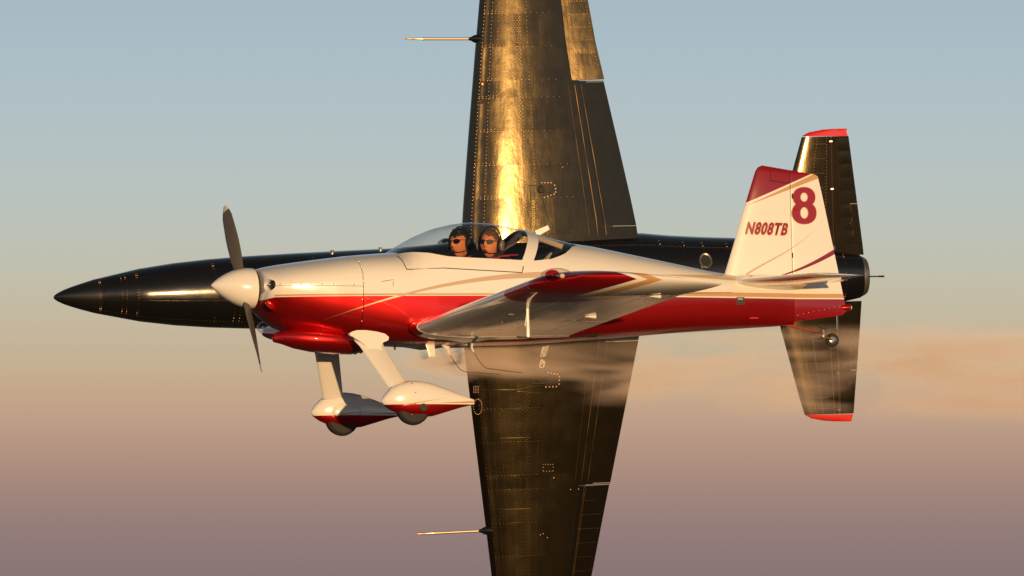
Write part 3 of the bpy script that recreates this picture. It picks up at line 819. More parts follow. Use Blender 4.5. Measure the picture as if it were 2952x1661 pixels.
# horizontal tail
for s in (-1, 1):
    H = empty('horizontal_tail'); H.parent = rv
    xle0, xte0 = P(2112, 815, -.12).x, P(2392, 822, -.12).x; xle1, xte1 = P(2342, 792, -1.22).x, P(2494, 800, -1.22).x
    def hs(y):
        k = (y - .12) / 1.10; c = (xte0 + (xte1 - xte0) * k) - (xle0 + (xle1 - xle0) * k)
        return (Vector((xle0 + (xle1 - xle0) * k, s * y, zst)), Vector((xte0 + (xte1 - xte0) * k, s * y, zst - .012)), .085, Vector((0, 0, 1)), 0.0)
    ys = [.05, .3, .7, 1.12]; xh = P(2279, 800).x + .02
    sts = [hs(y) for y in ys]
    bm = bmesh.new(); foil(bm, sts, 0.0, [(xh - q[0].x) / (q[1].x - q[0].x) for q in sts], 14); obj('stabilizer', bm, m_stab, H)
    bm = bmesh.new(); se = [hs(y) for y in (.10, .3, .7, 1.12)]; foil(bm, se, [(xh - q[0].x) / (q[1].x - q[0].x) + .012 for q in se], 1.0, 8); el = obj('elevator', bm, m_stab, H)
    bm = bmesh.new(); tp = [hs(1.125), hs(1.18), hs(1.22)]; tp[1] = (*tp[1][:2], .06, *tp[1][3:]); tp[2] = (tp[2][0] + Vector((.05, 0, 0)), tp[2][1] - Vector((.01, 0, 0)), .012, *tp[2][3:]); foil(bm, tp, 0.0, 1.0, 12); obj('stabilizer_tip', bm, m_stab, H)
    bm = bmesh.new(); b = hs(.55); p = fpt(b, .92, True); box(bm, p + Vector((-.01, 0, .001)), (.10, .34, .006), Matrix.Rotation(R(5), 3, 'Y')); obj('trim_tab', bm, m_stab, el, smooth=False)
    # root fairing
    bm = bmesh.new(); rr = []
    for y, gq in ((.10, .03), (.17, .010), (.24, .0015)):
        b = hs(y); rr.append([p + Vector((0, 0, math.copysign(gq, p.z - zst))) + Vector((-gq, 0, 0)) * (1 if k in (13, 14, 15) else 0) for k, p in enumerate(foil_ring(b, 0.0, .72, 14))])
    loft(bm, rr); obj('tail_root_fairing', bm, m_stab, H)
# tail wheel
TW = empty('tail_wheel'); TW.parent = rv
bm = bmesh.new(); tube(bm, [P(2262, 936), P(2300, 945), P(2362, 957)], [.014, .012, .010], 10); obj('spring_rod', bm, material('red_spring', (.30, .05, .03), rough=.4), TW)
bm = bmesh.new(); tube(bm, [P(2358, 956), P(2372, 957)], .015, 10); tube(bm, [P(2372, 950, -.0), P(2375, 970, -.01)], .014, 10); tube(bm, [P(2374, 968, -.04), P(2385, 974, -.045), P(2400, 980, -.045)], .009, 8); tube(bm, [P(2374, 968, .04), P(2385, 974, .045), P(2400, 980, .045)], .009, 8)
tube(bm, [P(2375, 969, -.045), P(2375, 969, .045)], .011, 8); tube(bm, [P(2368, 948, -.06), P(2388, 946, .0), P(2385, 948, .06)], .006, 6)
obj('wheel_fork', bm, material('brass_toned_steel', (.55, .40, .24), rough=.35, metal=1), TW)
wc = P(2399, 981)
bm = bmesh.new(); loft(bm, [ring_at(wc + Vector((0, d, 0)), Vector((1, 0, 0)), Vector((0, 0, 1)), r, r, 28) for d, r in ((-.022, .032), (-.027, .045), (-.018, .06), (0, .066), (.018, .06), (.027, .045), (.022, .032))]); obj('tyre', bm, m_rubber, TW)
bm = bmesh.new(); loft(bm, [ring_at(wc + Vector((0, d, 0)), Vector((1, 0, 0)), Vector((0, 0, 1)), r, r, 20) for d, r in ((-.030, .012), (-.028, .022), (-.024, .034), (.024, .034), (.028, .022), (.030, .012))]); obj('rim', bm, m_steel, TW)
bm = bmesh.new(); tube(bm, [P(2225, 916, -.05), P(2285, 916, -.04), P(2312, 918, -.03), P(2345, 931, -.02), P(2368, 947, -.02)], .0045, 6); obj('steering_link', bm, m_exh, TW)

# ---- antennas under the belly
zbel = lambda x: interp(x, BX, BZ)
def belly(px, y): 
    x = P(px, 1000, y).x; return Vector((x, y, zbel(x)))
b0 = belly(1240, -.22); b1 = P(1246, 1028, -.22)
bm = bmesh.new(); loft(bm, [[Vector((c.x + dx * w_, c.y + dy, c.z)) for dx, dy in ((-.5, 0), (-.2, .006), (.5, .002), (.5, -.002), (-.2, -.006))] for c, w_ in ((b0 + Vector((0, 0, .02)), .10), (b0, .085), (b1, .055))]); obj('blade_antenna', bm, m_white, rv)
def whip(name, px, y, pts):
    A = empty(name); A.parent = rv; p = belly(px, y); e = P(*pts[0], y)
    bm = bmesh.new(); loft(bm, [ring_at(c, Vector((1, 0, 0)), Vector((0, 1, 0)), a, b, 12) for c, a, b in ((p + Vector((0, 0, .03)), .05, .018), (p, .045, .018), (p.lerp(e, .35), .022, .012), (p.lerp(e, .5), .014, .010), (e, .008, .008))]); obj('antenna_base', bm, m_white, A)
    bm = bmesh.new(); tube(bm, [P(*q, y) for q in pts], .0042, 6); obj('antenna_wire', bm, m_cord, A)
whip('whip_antenna', 1285, -.15, [(1297, 1024), (1315, 1052), (1330, 1068), (1345, 1073), (1440, 1079)])
whip('whip_antenna', 1352, -.38, [(1366, 1016), (1378, 1036), (1392, 1054), (1402, 1062), (1505, 1075)])
bm = bmesh.new(); q = belly(1138, 0.1); tube(bm, [q + Vector((0, 0, .03)), q + Vector((0, 0, -.035))], [.016, .008], 8); obj('fuel_vent', bm, m_exh, rv)

# =====================================================================================
#                               PEOPLE IN THE CABIN
# =====================================================================================
m_skin = {}
def person(label, head_px, y, turn, hair_c, skin_c, shirt_c, strap_c, cup_c, aviator, tilt=0.0):
    hc = P(*head_px, y)                                  # centre of the head, in the sport plane's frame
    pr = empty('person', M1 @ Matrix.Translation(hc)); tag(pr, label, 'person')
    ms = material('skin', skin_c, rough=.55); mh = material('hair', hair_c, rough=.6); mshirt = material('shirt_cloth', shirt_c, rough=.85)
    mstrap = material('harness_webbing', strap_c, rough=.7); mcup = material('headset_shell', cup_c, rough=.4); mpad = m_black
    RZ = Matrix.Rotation(turn, 3, 'Z') @ Matrix.Rotation(tilt, 3, 'X') @ Matrix.Scale(1.10, 3)
    # --- body: skeleton -> skin modifier, with a shaped head, one continuous surface
    V = Vector
    hipc = V((.10, 0, -.70)); 
    sk = {'pel': (hipc, .14), 'bel': (V((.085, 0, -.55)), .135), 'che': (V((.065, 0, -.36)), .15), 'nb': (V((.05, 0, -.200)), .080), 'nk': (V((.03, 0, -.15)), .056), 'hd': (V((.015, 0, -.06)), .06)}
    for s, n in ((-1, 'l'), (1, 'r')):
        sk['sh' + n] = (V((.08 - s * .06, s * .17, -.212)), .066); sk['el' + n] = (V((.0, s * .215, -.50)), .046); sk['wr' + n] = (V((-.22, s * .16, -.56)), .032); sk['ha' + n] = (V((-.29, s * .15, -.555)), .034)
        sk['hi' + n] = (V((.06, s * .09, -.70)), .085); sk['kn' + n] = (V((-.36, s * .11, -.62)), .062); sk['an' + n] = (V((-.62, s * .10, -.76)), .045)
    ed = [('pel', 'bel'), ('bel', 'che'), ('che', 'nb'), ('nb', 'nk'), ('nk', 'hd')]
    for n in 'lr': ed += [('che', 'sh' + n), ('sh' + n, 'el' + n), ('el' + n, 'wr' + n), ('wr' + n, 'ha' + n), ('pel', 'hi' + n), ('hi' + n, 'kn' + n), ('kn' + n, 'an' + n)]
    def skinmesh(keys, grow=1.0):
        me = bpy.data.meshes.new('b'); idx = {k: i for i, k in enumerate(keys)}
        me.from_pydata([sk[k][0] for k in keys], [(idx[a], idx[b]) for a, b in ed if a in idx and b in idx], [])
        o = bpy.data.objects.new('b', me); COL.objects.link(o)
        o.modifiers.new('s', 'SKIN')
        for k, i in idx.items():
            r = sk[k][1] * grow; me.skin_vertices[0].data[i].radius = (r, r * (1.15 if k in ('che', 'bel') else 1)); me.skin_vertices[0].data[i].use_root = (k == 'pel')
        sb = o.modifiers.new('u', 'SUBSURF'); sb.levels = 2
        dg = bpy.context.evaluated_depsgraph_get(); r = bpy.data.meshes.new_from_object(o.evaluated_get(dg)); bpy.data.objects.remove(o); return r
    # head, face to local -x before turning
    bm = bmesh.new(); bm.from_mesh(skinmesh(list(sk)))
    hb = bmesh.ops.create_icosphere(bm, subdivisions=5, radius=1)['verts']
    def headpt(q):
        x, y_, z = q
        fx, fy, fz = .098 * x, .076 * y_, (.110 if z > 0 else .120) * z
        if z < 0:
            k = -z; fy *= 1 - .34 * k * k; fx = fx * (1 - .18 * k) - (.018 * k if x < 0 else -.012 * k)
        if x < 0:
            a = abs(y_)
            fx -= .026 * math.exp(-((y_ / .17) ** 2) - ((z + .16) / .17) ** 2)          # nose
            fx -= .010 * math.exp(-((y_ / .14) ** 2) - ((z - .06) / .2) ** 2)           # bridge
            fx += .010 * math.exp(-(((a - .42) / .2) ** 2) - ((z - .06) / .12) ** 2)      # eye sockets
            fx -= .006 * math.exp(-((z - .26) / .1) ** 2) * (a < .75)                     # brow
            fx -= .007 * math.exp(-((y_ / .28) ** 2) - ((z + .50) / .07) ** 2)           # lips
            fx += .005 * math.exp(-((y_ / .25) ** 2) - ((z + .63) / .06) ** 2)
            fx -= .012 * math.exp(-((y_ / .3) ** 2) - ((z + .85) / .15) ** 2)            # chin
            fy += math.copysign(.004 * math.exp(-(((a - .6) / .2) ** 2) - ((z + .15) / .15) ** 2), y_)
        return Vector((fx, fy, fz))
    for v in hb: v.co = RZ @ headpt(v.co)
    me = bpy.data.meshes.new('body'); bm.to_mesh(me); bm.free()
    o = bpy.data.objects.new('tmp', me); COL.objects.link(o); md = o.modifiers.new('r', 'REMESH'); md.mode = 'VOXEL'; md.voxel_size = .0065
    sm = o.modifiers.new('sm', 'SMOOTH'); sm.iterations = 2; sm.factor = .4
    dg = bpy.context.evaluated_depsgraph_get(); me2 = bpy.data.meshes.new_from_object(o.evaluated_get(dg)); bpy.data.objects.remove(o)
    body = link('body', me2, ms, pr, ang=80)
    # shirt (torso and sleeves) and trousers
    sm_ = skinmesh(['pel', 'bel', 'che', 'nb'] + ['sh' + n for n in 'lr'] + ['el' + n for n in 'lr'], 1.10); link('shirt', sm_, mshirt, pr, ang=80)
    link('trousers', skinmesh(['pel'] + [k + n for n in 'lr' for k in ('hi', 'kn', 'an')], 1.10), material('trouser_cloth', (.03, .03, .04), rough=.9), pr, ang=80)
    # hair cap
    bm = bmesh.new(); hv = bmesh.ops.create_icosphere(bm, subdivisions=4, radius=1)['verts']
    rnd = random.Random(3)
    kill = []
    for v in hv:
        q = v.co.copy(); face = q.x < -.1 and q.z < .50 + .10 * math.sin(q.y * 9) - .30 * abs(q.y) or (q.x < .30 and q.z < -.05) or q.z < -.55
        if aviator: face = (q.x < -.15 and q.z < .36 + .12 * math.sin(q.y * 7 + 1) - .10 * abs(q.y)) or (q.x < .25 and q.z < -.12) or q.z < -.55
        p = headpt(q); k = 1.075 + .05 * math.sin(q.y * 17 + q.x * 9) * math.sin(q.z * 13 + q.x * 21) + rnd.uniform(-.035, .045)
        v.co = RZ @ (p * k + Vector((-.004 if q.x < 0 and aviator else 0, 0, .010 if aviator else .003)))
        if face: kill.append(v)
    bmesh.ops.delete(bm, geom=kill, context='VERTS')
    hr = obj('hair', bm, mh, pr, norm=False); md = hr.modifiers.new('t', 'SOLIDIFY'); md.thickness = .012; md.offset = -1
    # headset
    HS = empty('headset'); HS.parent = pr
    bm = bmesh.new(); pts = []
    for k in range(17):
        a = math.pi * k / 16; pts.append(RZ @ Vector((.012, -.096 * math.cos(a), .01 + .128 * math.sin(a))))
    tube(bm, pts, .011, 8, .7); obj('headband', bm, mpad, HS)
    for s in (-1, 1):
        c = RZ @ Vector((.012, s * .093, -.015)); ax = RZ @ Vector((0, s, 0)); u = RZ @ Vector((1, 0, 0)); w = RZ @ Vector((0, 0, 1))
        bm = bmesh.new(); loft(bm, [ring_at(c + ax * d, u, w, r * .9, r * 1.25, 20) for d, r in ((-.024, .036), (-.02, .045), (.0, .045), (.004, .036))]); cup = obj('ear_cushion', bm, mpad, HS)
        bm = bmesh.new(); loft(bm, [ring_at(c + ax * d, u, w, r * .86, r * 1.2, 20) for d, r in ((.002, .040), (.014, .042), (.024, .035), (.030, .018))]); obj('ear_cup', bm, mcup, HS)
    bm = bmesh.new(); tube(bm, [RZ @ Vector(q) for q in ((-.0, -.100, -.055), (-.05, -.090, -.080), (-.10, -.055, -.088), (-.128, -.02, -.082))], .004, 6); mb = obj('microphone_boom', bm, mpad, HS)
    bm = bmesh.new(); ball(bm, RZ @ Vector((-.130, -.012, -.080)), (.014, .024, .012), 12, RZ); obj('microphone', bm, mpad, HS)
    # sunglasses
    SG = empty('sunglasses'); SG.parent = pr
    ml = material('dark_lens', (.006, .004, .004), rough=.12, spec=.22); mf = material('glasses_frame', (.5, .38, .2) if aviator else (.05, .04, .04), rough=.25, metal=.8)
    for s in (-1, 1):
        bm = bmesh.new(); cen = Vector((-.106 + .003, s * .033, .010)); rr = []
        for d, k in ((0, 1.0), (-.003, .96)):
            rr.append([RZ @ (cen + Vector((d + 6.0 * (q_y * k * s + .033) ** 2 * 1.2, q_y * k, q_z * k))) for q_y, q_z in [(.029 * math.cos(t), .022 * math.sin(t) * (1.15 if math.sin(t) < 0 else .8)) for t in [2 * math.pi * j / 20 for j in range(20)]]])
        loft(bm, rr); obj('lens', bm, ml, SG)
        bm = bmesh.new(); tube(bm, [RZ @ Vector(q) for q in ((-.092, s * .062, .018), (-.04, s * .080, .016), (.01, s * .083, .010))], .0028, 6); obj('temple_arm', bm, mf, SG)
    bm = bmesh.new(); tube(bm, [RZ @ Vector(q) for q in ((-.108, -.012, .014), (-.114, 0, .019), (-.108, .012, .014))], .0028, 6); obj('bridge', bm, mf, SG)
    # mouth line
    bm = bmesh.new(); ball(bm, RZ @ Vector((-.109, 0, -.060)), (.006, .020, .005), 12, RZ); obj('lips', bm, material('lips', (skin_c[0] * .6, skin_c[1] * .42, skin_c[2] * .45), rough=.5), body)
    # shoulder harness
    for s in (-1, 1):
        bm = bmesh.new(); rr = []
        for q in ((.22, .11, -.115), (.13, .115, -.118), (.04, .11, -.130), (-.05, .085, -.20), (-.10, .07, -.36), (-.10, .05, -.52)):
            c = Vector((q[0], s * q[1], q[2])); rr.append([c + Vector((dx, dy, dz)) for dx, dy, dz in ((-.004, -.027, .004), (-.004, .027, .004), (.004, .027, -.006), (.004, -.027, -.006))])
        loft(bm, rr); obj('harness_strap', bm, mstrap, pr, smooth=False)
    return pr
person('dark-haired person in aviator sunglasses and black shirt wearing a black headset', (1326, 701), .24, R(32), (.012, .009, .008), (.68, .23, .10), (.012, .012, .014), (.28, .012, .03), (.03, .028, .026), True, R(-4))
person('fair-haired person in dark wraparound sunglasses and cream shirt with red harness', (1412, 701), -.24, R(48), (.13, .075, .04), (.82, .29, .12), (.66, .54, .38), (.34, .012, .035), (.22, .18, .12), False, R(5))

# =====================================================================================
#                               THE BLACK JET
# =====================================================================================
jet = empty('jet_aircraft', M2)
tag(jet, 'glossy black straight-wing jet flying on its side with red tailplane tips', 'airplane')
JB = [(1.1, .22, .03, (1, .35, 1)), (3.5, .34, .006, (1.8, .6, 1)), (14, .34, .002, (1.2, .7, 1)), (45, .25, .0008, (1, 1.5, 1))]
m_jet = material('black_gloss_aircraft_paint', (.006, .0045, .003), rough=.175, coat=.45, coat_rough=.085, bump=JB, rvar=.06, spec=.52, tint=(1, .76, .36))
m_jetfus = material('black_gloss_fuselage_paint', (.006, .006, .007), rough=.20, coat=.8, coat_rough=.07, bump=[(2.5, .16, .02, (.5, 1, 1)), (9, .45, .003, (.6, 1, 1))], rvar=.04)
m_jetred = material('bright_red_paint', (.62, .012, .010), rough=.35, coat=.7)
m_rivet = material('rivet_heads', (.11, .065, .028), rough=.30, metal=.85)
m_rivet_lit = material('sunlit_rivet_heads', (.34, .21, .085), rough=.30, metal=.9)  # lighter copy of the rivet metal, paints the sun glints on the upper wing
m_let = material('white_lettering', (.85, .78, .66), rough=.5)
m_ylet = material('yellow_lettering', (.60, .40, .03), rough=.5)
m_noz = material('heat_stained_nozzle_steel', (.42, .38, .34), rough=.38, metal=.9, var=.3)
m_edge = material('bare_metal_edge', (.75, .72, .68), rough=.3, metal=.9)
JX = lambda px: J(px, 823).x
# fuselage
fus_tab = [(153, .004), (156, .03), (165, .062), (182, .105), (200, .14), (230, .19), (270, .25), (320, .305), (400, .392), (500, .463), (600, .508), (700, .537), (850, .565), (1000, .585), (1130, .60), (1250, .64), (1340, .70), (1450, .74),
           (1600, .75), (1750, .75), (1850, .735), (1930, .69), (2020, .655), (2110, .63), (2200, .585), (2300, .51), (2400, .41), (2476, .325)]
fx = [JX(a) for a, b in fus_tab]; fw_ = [b for a, b in fus_tab]
def jf(x): return interp(x, fx, fw_)
HZX = [JX(a) for a in (153, 250, 330, 400, 500, 620)]; HZF = [1.0, 1.03, 1.09, 1.12, 1.06, 1.0]
def hzf(x): return interp(x, HZX, HZF)
bm = bmesh.new(); rr = []
xs = sorted(set(fx + list(np.linspace(fx[6], fx[-1], 60))))
NJ = 48
def jring(x, grow=0.0):
    w = jf(x) + grow; k = min(1, max(0, (x - fx[8]) / 3.0)); hz = w * (1 + .10 * k) * hzf(x); e = 1 - .12 * k
    return [Vector((x, w * math.copysign(abs(math.cos(a)) ** e, math.cos(a)), hz * math.copysign(abs(math.sin(a)) ** e, math.sin(a)))) for a in [2 * math.pi * q / NJ for q in range(NJ)]]
ncut = JX(280)
bm = bmesh.new(); loft(bm, [jring(x) for x in [x for x in xs if x < ncut] + [ncut]]); obj('nose_cone', bm, material('black_radome_paint', (.008, .008, .0085), rough=.3, coat=.6, coat_rough=.15), jet, ang=60)
bm = bmesh.new(); loft(bm, [jring(x) for x in [ncut + .004] + [x for x in xs if x > ncut]]); jfus = obj('fuselage', bm, m_jetfus, jet, ang=60)
def jsurf(x, a, off=0.0):
    """point and outward normal on the belly: a = angle from straight down (-z), positive to +y"""
    w = jf(x); k = min(1, max(0, (x - fx[8]) / 3.0)); hz = w * (1 + .10 * k) * hzf(x)
    n = Vector((0, math.sin(a) * hz, -math.cos(a) * w)).normalized()
    e = 1 - .12 * k
    p = Vector((x, w * math.copysign(abs(math.sin(a)) ** e, math.sin(a)), -hz * abs(math.cos(a)) ** e))
    return p + n * off, n
def jpatch(name, x0, x1, a0, a1, off, mat, nx=14, na=8, parent=jet):
    bm = bmesh.new(); g0 = []
    def grid(o): return [[jsurf(x0 + (x1 - x0) * i / nx, a0 + (a1 - a0) * j / na, o)[0] for j in range(na + 1)] for i in range(nx + 1)]
    strip_solid(bm, grid(off), grid(-.01)); return obj(name, bm, mat, parent, ang=50)
jpatch('belly_access_panel', JX(382), JX(610), R(-38), R(8), .004, m_jetfus)
jpatch('nose_access_panel', JX(285), JX(378), R(-50), R(30), .003, m_jetfus)
jpatch('belly_side_panel', JX(382), JX(640), R(12), R(52), .004, m_jetfus)
jpatch('belly_side_panel', JX(645), JX(900), R(-52), R(-8), .004, m_jetfus)
rv_bm = bmesh.new()
for px in (279, 283, 340, 352, 382, 386, 600, 604, 655, 672, 890, 1020):
    for k in range(-9, 10):
        p, n = jsurf(JX(px), R(k * 6.5)); dome(rv_bm, p, n, .0095, 6, .55)
for a in (R(-42), R(-36), R(10), R(14), R(54)):
    for k in range(70):
        p, n = jsurf(JX(285 + k * 9), a); dome(rv_bm, p, n, .0065, 6, .55)
for k in range(90):
    for a in (R(-46), R(-20), R(5)):
        p, n = jsurf(JX(1660 + k * 8.5), a); dome(rv_bm, p, n, .0065, 6, .55)
for px in (1880, 1950, 2005, 2075, 2230, 2330, 2420):
    for k in range(-9, 10): 
        p, n = jsurf(JX(px), R(k * 7)); dome(rv_bm, p, n, .010, 6, .55)
o = obj('fuselage_rivets', rv_bm, m_rivet, jet); o['kind'] = 'stuff'
for px, a, r in ((951, -74, .03), (1092, -78, .028)):
    bm = bmesh.new(); p, n = jsurf(JX(px), R(a)); tube(bm, [p - n * .02, p + n * .03], r, 10); obj('fuselage_stud', bm, m_edge, jet)
# drain opening on the aft belly
bm = bmesh.new(); p, n = jsurf(JX(2003), R(-23)); u = Vector((1, 0, 0)); v = n.cross(u)
loft(bm, [ring_at(p + n * d, u, v, r, r * 1.25, 20) for d, r in ((-.02, .10), (.02, .10), (.03, .09), (.02, .075), (-.015, .07))]); dr = obj('vent_opening', bm, m_noz, jet)
bm = bmesh.new(); loft(bm, [ring_at(p + n * d, u, v, .072, .09, 18) for d in (-.004, .006)]); obj('vent_throat', bm, m_black, dr)
# nozzle and tail probe
xe = fx[-1]
bm = bmesh.new(); loft(bm, [ring_at(Vector((xe + d, 0, 0)), Vector((0, 1, 0)), Vector((0, 0, 1)), r, r * 1.05, 32) for d, r in ((-.04, .31), (.0, .315), (.05, .30), (.10, .27), (.105, .25), (.02, .25))]); nz = obj('exhaust_nozzle', bm, m_noz, jet)
bm = bmesh.new(); loft(bm, [ring_at(Vector((xe + d, 0, 0)), Vector((0, 1, 0)), Vector((0, 0, 1)), .246, .25, 32) for d in (.01, .03)]); obj('nozzle_throat', bm, m_black, nz)
bm = bmesh.new(); pr0 = J(2470, 798, -.3); tube(bm, [pr0, J(2535, 797, -.3)], .010, 8); tube(bm, [J(2533, 797, -.3), J(2549, 797, -.3)], .014, 8); obj('tail_probe', bm, m_exh, jet)
# cockpit canopy and fin on the far side
bm = bmesh.new(); loft(bm, [ring_at(Vector((JX(px), 0, z)), Vector((0, 1, 0)), Vector((0, 0, 1)), a, b, 20) for px, z, a, b in ((640, .3, .1, .1), (760, .42, .38, .34), (900, .52, .46, .52), (1050, .58, .47, .60), (1180, .60, .46, .56), (1300, .55, .4, .4), (1400, .5, .1, .2))]); obj('canopy', bm, m_jetfus, jet)
sv = [(Vector((JX(a), 0, z)), Vector((JX(b), 0, z)), t, Vector((0, 1, 0)), 0.0) for a, b, z, t in ((2080, 2470, .3, .09), (2200, 2490, 1.2, .09), (2330, 2500, 2.4, .08), (2350, 2495, 2.45, .02))]
bm = bmesh.new(); foil(bm, sv); obj('fin', bm, m_jetfus, jet)
for s in (-1, 1):      # engine air intakes beside the upper fuselage
    bm = bmesh.new(); loft(bm, [ring_at(Vector((JX(px), s * y, z)), Vector((0, 1, 0)), Vector((0, 0, 1)), a, b, 20) for px, y, z, a, b in ((1290, .58, .42, .12, .24), (1300, .58, .42, .15, .27), (1420, .58, .4, .17, .3), (1650, .52, .38, .2, .32), (1850, .4, .34, .2, .3), (2000, .25, .3, .1, .2))]); obj('air_intake', bm, m_jetfus, jet)

# wings
DIH = math.tan(R(2.0)); FLEX = .006; ZW = -.36
def zw(y): return ZW + abs(y) * DIH + FLEX * y * y
def jw(px, py):
    z = ZW
    for _ in range(4): p = J(px, py, z); z = zw(p.y)
    return J(px, py, z)
def build_wing(s):
    W = empty('wing'); W.parent = jet
    if s < 0:
        le = [(1334, 700), (1335, 640), (1352, 400), (1373, 130), (1384, 0), (1389, -55)]; te = [(1836, 700), (1828, 640), (1774, 400), (1712, 130), (1689, 0), (1677, -55)]
        fl = (655, 238); gapx = .68
    else:
        le = [(1338, 950), (1343, 1010), (1371, 1250), (1403, 1515), (1420, 1661), (1427, 1715)]; te = [(1843, 950), (1832, 1010), (1785, 1250), (1733, 1515), (1705, 1661), (1694, 1715)]
        fl = (985, 1392); gapx = .68
    sts = []; 
    for a, b in zip(le, te):
        p, q = jw(*a), jw(*b); yy = (p.y + q.y) / 2; p = Vector((p.x, yy, zw(yy) + (q.x - p.x) * .035)); q = Vector((q.x, yy, zw(yy) - (q.x - p.x) * .035))
        aa = math.atan(DIH + 2 * FLEX * abs(yy)); n = Vector((0, -s * math.sin(aa), math.cos(aa))); sts.append((p, q, .125, n, -.006))
    ys = [abs(q[0].y) for q in sts]
    S = lambda y: lerp_st(sts, ys, y)
    yfl0, yfl1 = abs(jw(1700, fl[0]).y), abs(jw(1700, fl[1]).y); ytip = ys[-1]
    fh = .735
    bm = bmesh.new(); foil(bm, [S(y) for y in (ys[0], yfl0)], 0, 1, 24)
    foil(bm, [S(y) for y in np.linspace(yfl0, yfl1 + .03, 8)], 0, .803, 24)
    foil(bm, [S(y) for y in np.linspace(yfl1 + .03, ytip, 6)], 0, fh + .012, 24)
    tipst = S(ytip); foil(bm, [tipst, (tipst[0] + Vector((.06, s * .06, .01)), tipst[1] + Vector((-.02, s * .06, .01)), .07, tipst[3], 0), (tipst[0] + Vector((.16, s * .09, .02)), tipst[1] + Vector((-.05, s * .09, .02)), .01, tipst[3], 0)], 0, 1, 24)
    main = obj('wing_box', bm, m_jet, W, ang=40)
    bm = bmesh.new(); foil(bm, [S(y) for y in np.linspace(yfl0 + .006, yfl1 + .022, 6)], .8045, 1.0, 10); flap = obj('flap', bm, m_jet, W, ang=40)
    ya0, ya1 = yfl1 + .036, ytip - .12
    S0 = S; SA = lambda y: (*S0(y), fh + .01, math.tan(R(7.2 if s < 0 else -4)))
    bm = bmesh.new()
    foil(bm, [SA(y) for y in np.linspace(ya0, ya1, 6)], fh + .016, 1.0, 10)
    ail = obj('aileron', bm, m_jet, W, ang=40)
    foil_end = bmesh.new(); foil(foil_end, [S(y) for y in (ya1 + .01, ytip)], fh + .01, 1.0, 10); obj('aileron_end_cap', foil_end, m_jet, W)
    def patch(parent, name, f0, f1, y0, y1, off, bul, tilt=(0, 0), nf=8, ny=4, mat=m_jet, S=S):
        def grid(o, b_):
            g_ = []
            for j in range(ny + 1):
                v = j / ny; st = S(y0 + (y1 - y0) * v); row = []
                for i in range(nf + 1):
                    u = i / nf; f = f0 + (f1 - f0) * u
                    row.append(fpt(st, f, True) - st[3] * (o + b_ * 16 * u * (1 - u) * v * (1 - v) + (tilt[0] * (u - .5) + tilt[1] * (v - .5)) * (1 if b_ or o > 0 else 0)))
                g_.append(row)
            return g_
        bm = bmesh.new(); strip_solid(bm, grid(off, bul), grid(-.006, 0)); return obj(name, bm, mat, parent, ang=30)
    rnd = random.Random(11 + s)
    # skin panels between the ribs and spars
    ribs = [ys[0] + .02] + [yfl0 + k for k in (.45, .95, 1.45, 1.95)] + [yfl1 + .05, yfl1 + .55, yfl1 + 1.05, ytip - .02]
    ribs = sorted(r for r in ribs if r <= ytip)
    spars = [.045, .125, .235, .345, .52, .70]
    for a, b in zip(ribs[:-1], ribs[1:]):
        for f0, f1 in zip(spars[:-1], spars[1:]):
            patch(main, 'skin_panel', f0 + .0015, f1 - .0015, a + .003, b - .003, .0025 + rnd.uniform(0, .0015), rnd.uniform(-.0012, .0014), (rnd.uniform(-.0028, .0028), rnd.uniform(-.003, .003)))
    # aileron ribs: panels
    na = 7; yy = np.linspace(ya0 + .01, ya1 - .01, na + 1)
    for a, b in zip(yy[:-1], yy[1:]):
        patch(ail, 'skin_panel', fh + .075, .985, a + .011, b - .011, .006, rnd.uniform(-.0004, .0010), (rnd.uniform(-.003, .003), 0), 6, 4, S=SA)
    # trim tab
    patch(ail, 'trim_tab', .90, .995, ya0 + .0, ya0 + .26, .010, 0, (0, 0), 3, 2, S=SA)
    # rivets
    bm = bmesh.new()
    def rv_line(f0, y0, f1, y1, step=.055, r=.0085, rows=1, S=S):
        st0, st1 = fpt(S(y0), f0, True), fpt(S(y1), f1, True); n_ = max(2, int((st1 - st0).length / step))
        for q in range(rows):
            for k in range(n_):
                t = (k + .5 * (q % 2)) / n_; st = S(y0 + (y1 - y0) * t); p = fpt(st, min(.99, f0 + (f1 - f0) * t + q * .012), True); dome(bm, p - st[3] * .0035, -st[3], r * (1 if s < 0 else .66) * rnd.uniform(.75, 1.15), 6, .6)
    for f, rw, r in ((.045, 1, .009), (.115, 1, .008), (.17, 1, .007), (.235, 2, .008), (.29, 1, .007), (.335, 3, .009), (.42, 1, .006)):
        rv_line(f, ys[0] + .05, f, ytip - .1, .055, r, rw)
    for y in ribs[1:-1]:
        rv_line(.05, y, .44, y, .05, .0085, 1); rv_line(.05, y + .03, .30, y + .03, .05, .008, 1); rv_line(.46, y, .68, y, .09, .005, 1)
    for y in yy: rv_line(fh + .07, y, .985, y, .034, .008, 1, SA)
    rv_line(fh + .06, ya0, fh + .06, ya1, .032, .009, 2, SA); rv_line(.975, ya0, .975, ya1, .05, .006, 1, SA)
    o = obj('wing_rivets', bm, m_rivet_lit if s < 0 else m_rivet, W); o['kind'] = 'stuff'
    # raised flap track strips
    for f, w_ in ((.715, .0018), (.765, .0055), (.815, .004)):
        bm = bmesh.new(); pts = [fpt(S(y), f, True) - S(y)[3] * .002 for y in np.linspace(yfl0 - .12, yfl1 - .04, 40)]
        pts = [p + Vector((0, 0, rnd.uniform(-.0015, .0015))) for p in pts]
        ph = rnd.uniform(0, 6); tube(bm, pts, [max(.0012, w_ * (1 if s < 0 else .55) * (1.1 + .9 * math.sin(k * .42 + ph) * math.sin(k * .17 + ph * 2))) for k in range(40)], 6); obj('flap_gap_strip', bm, m_rivet, W)
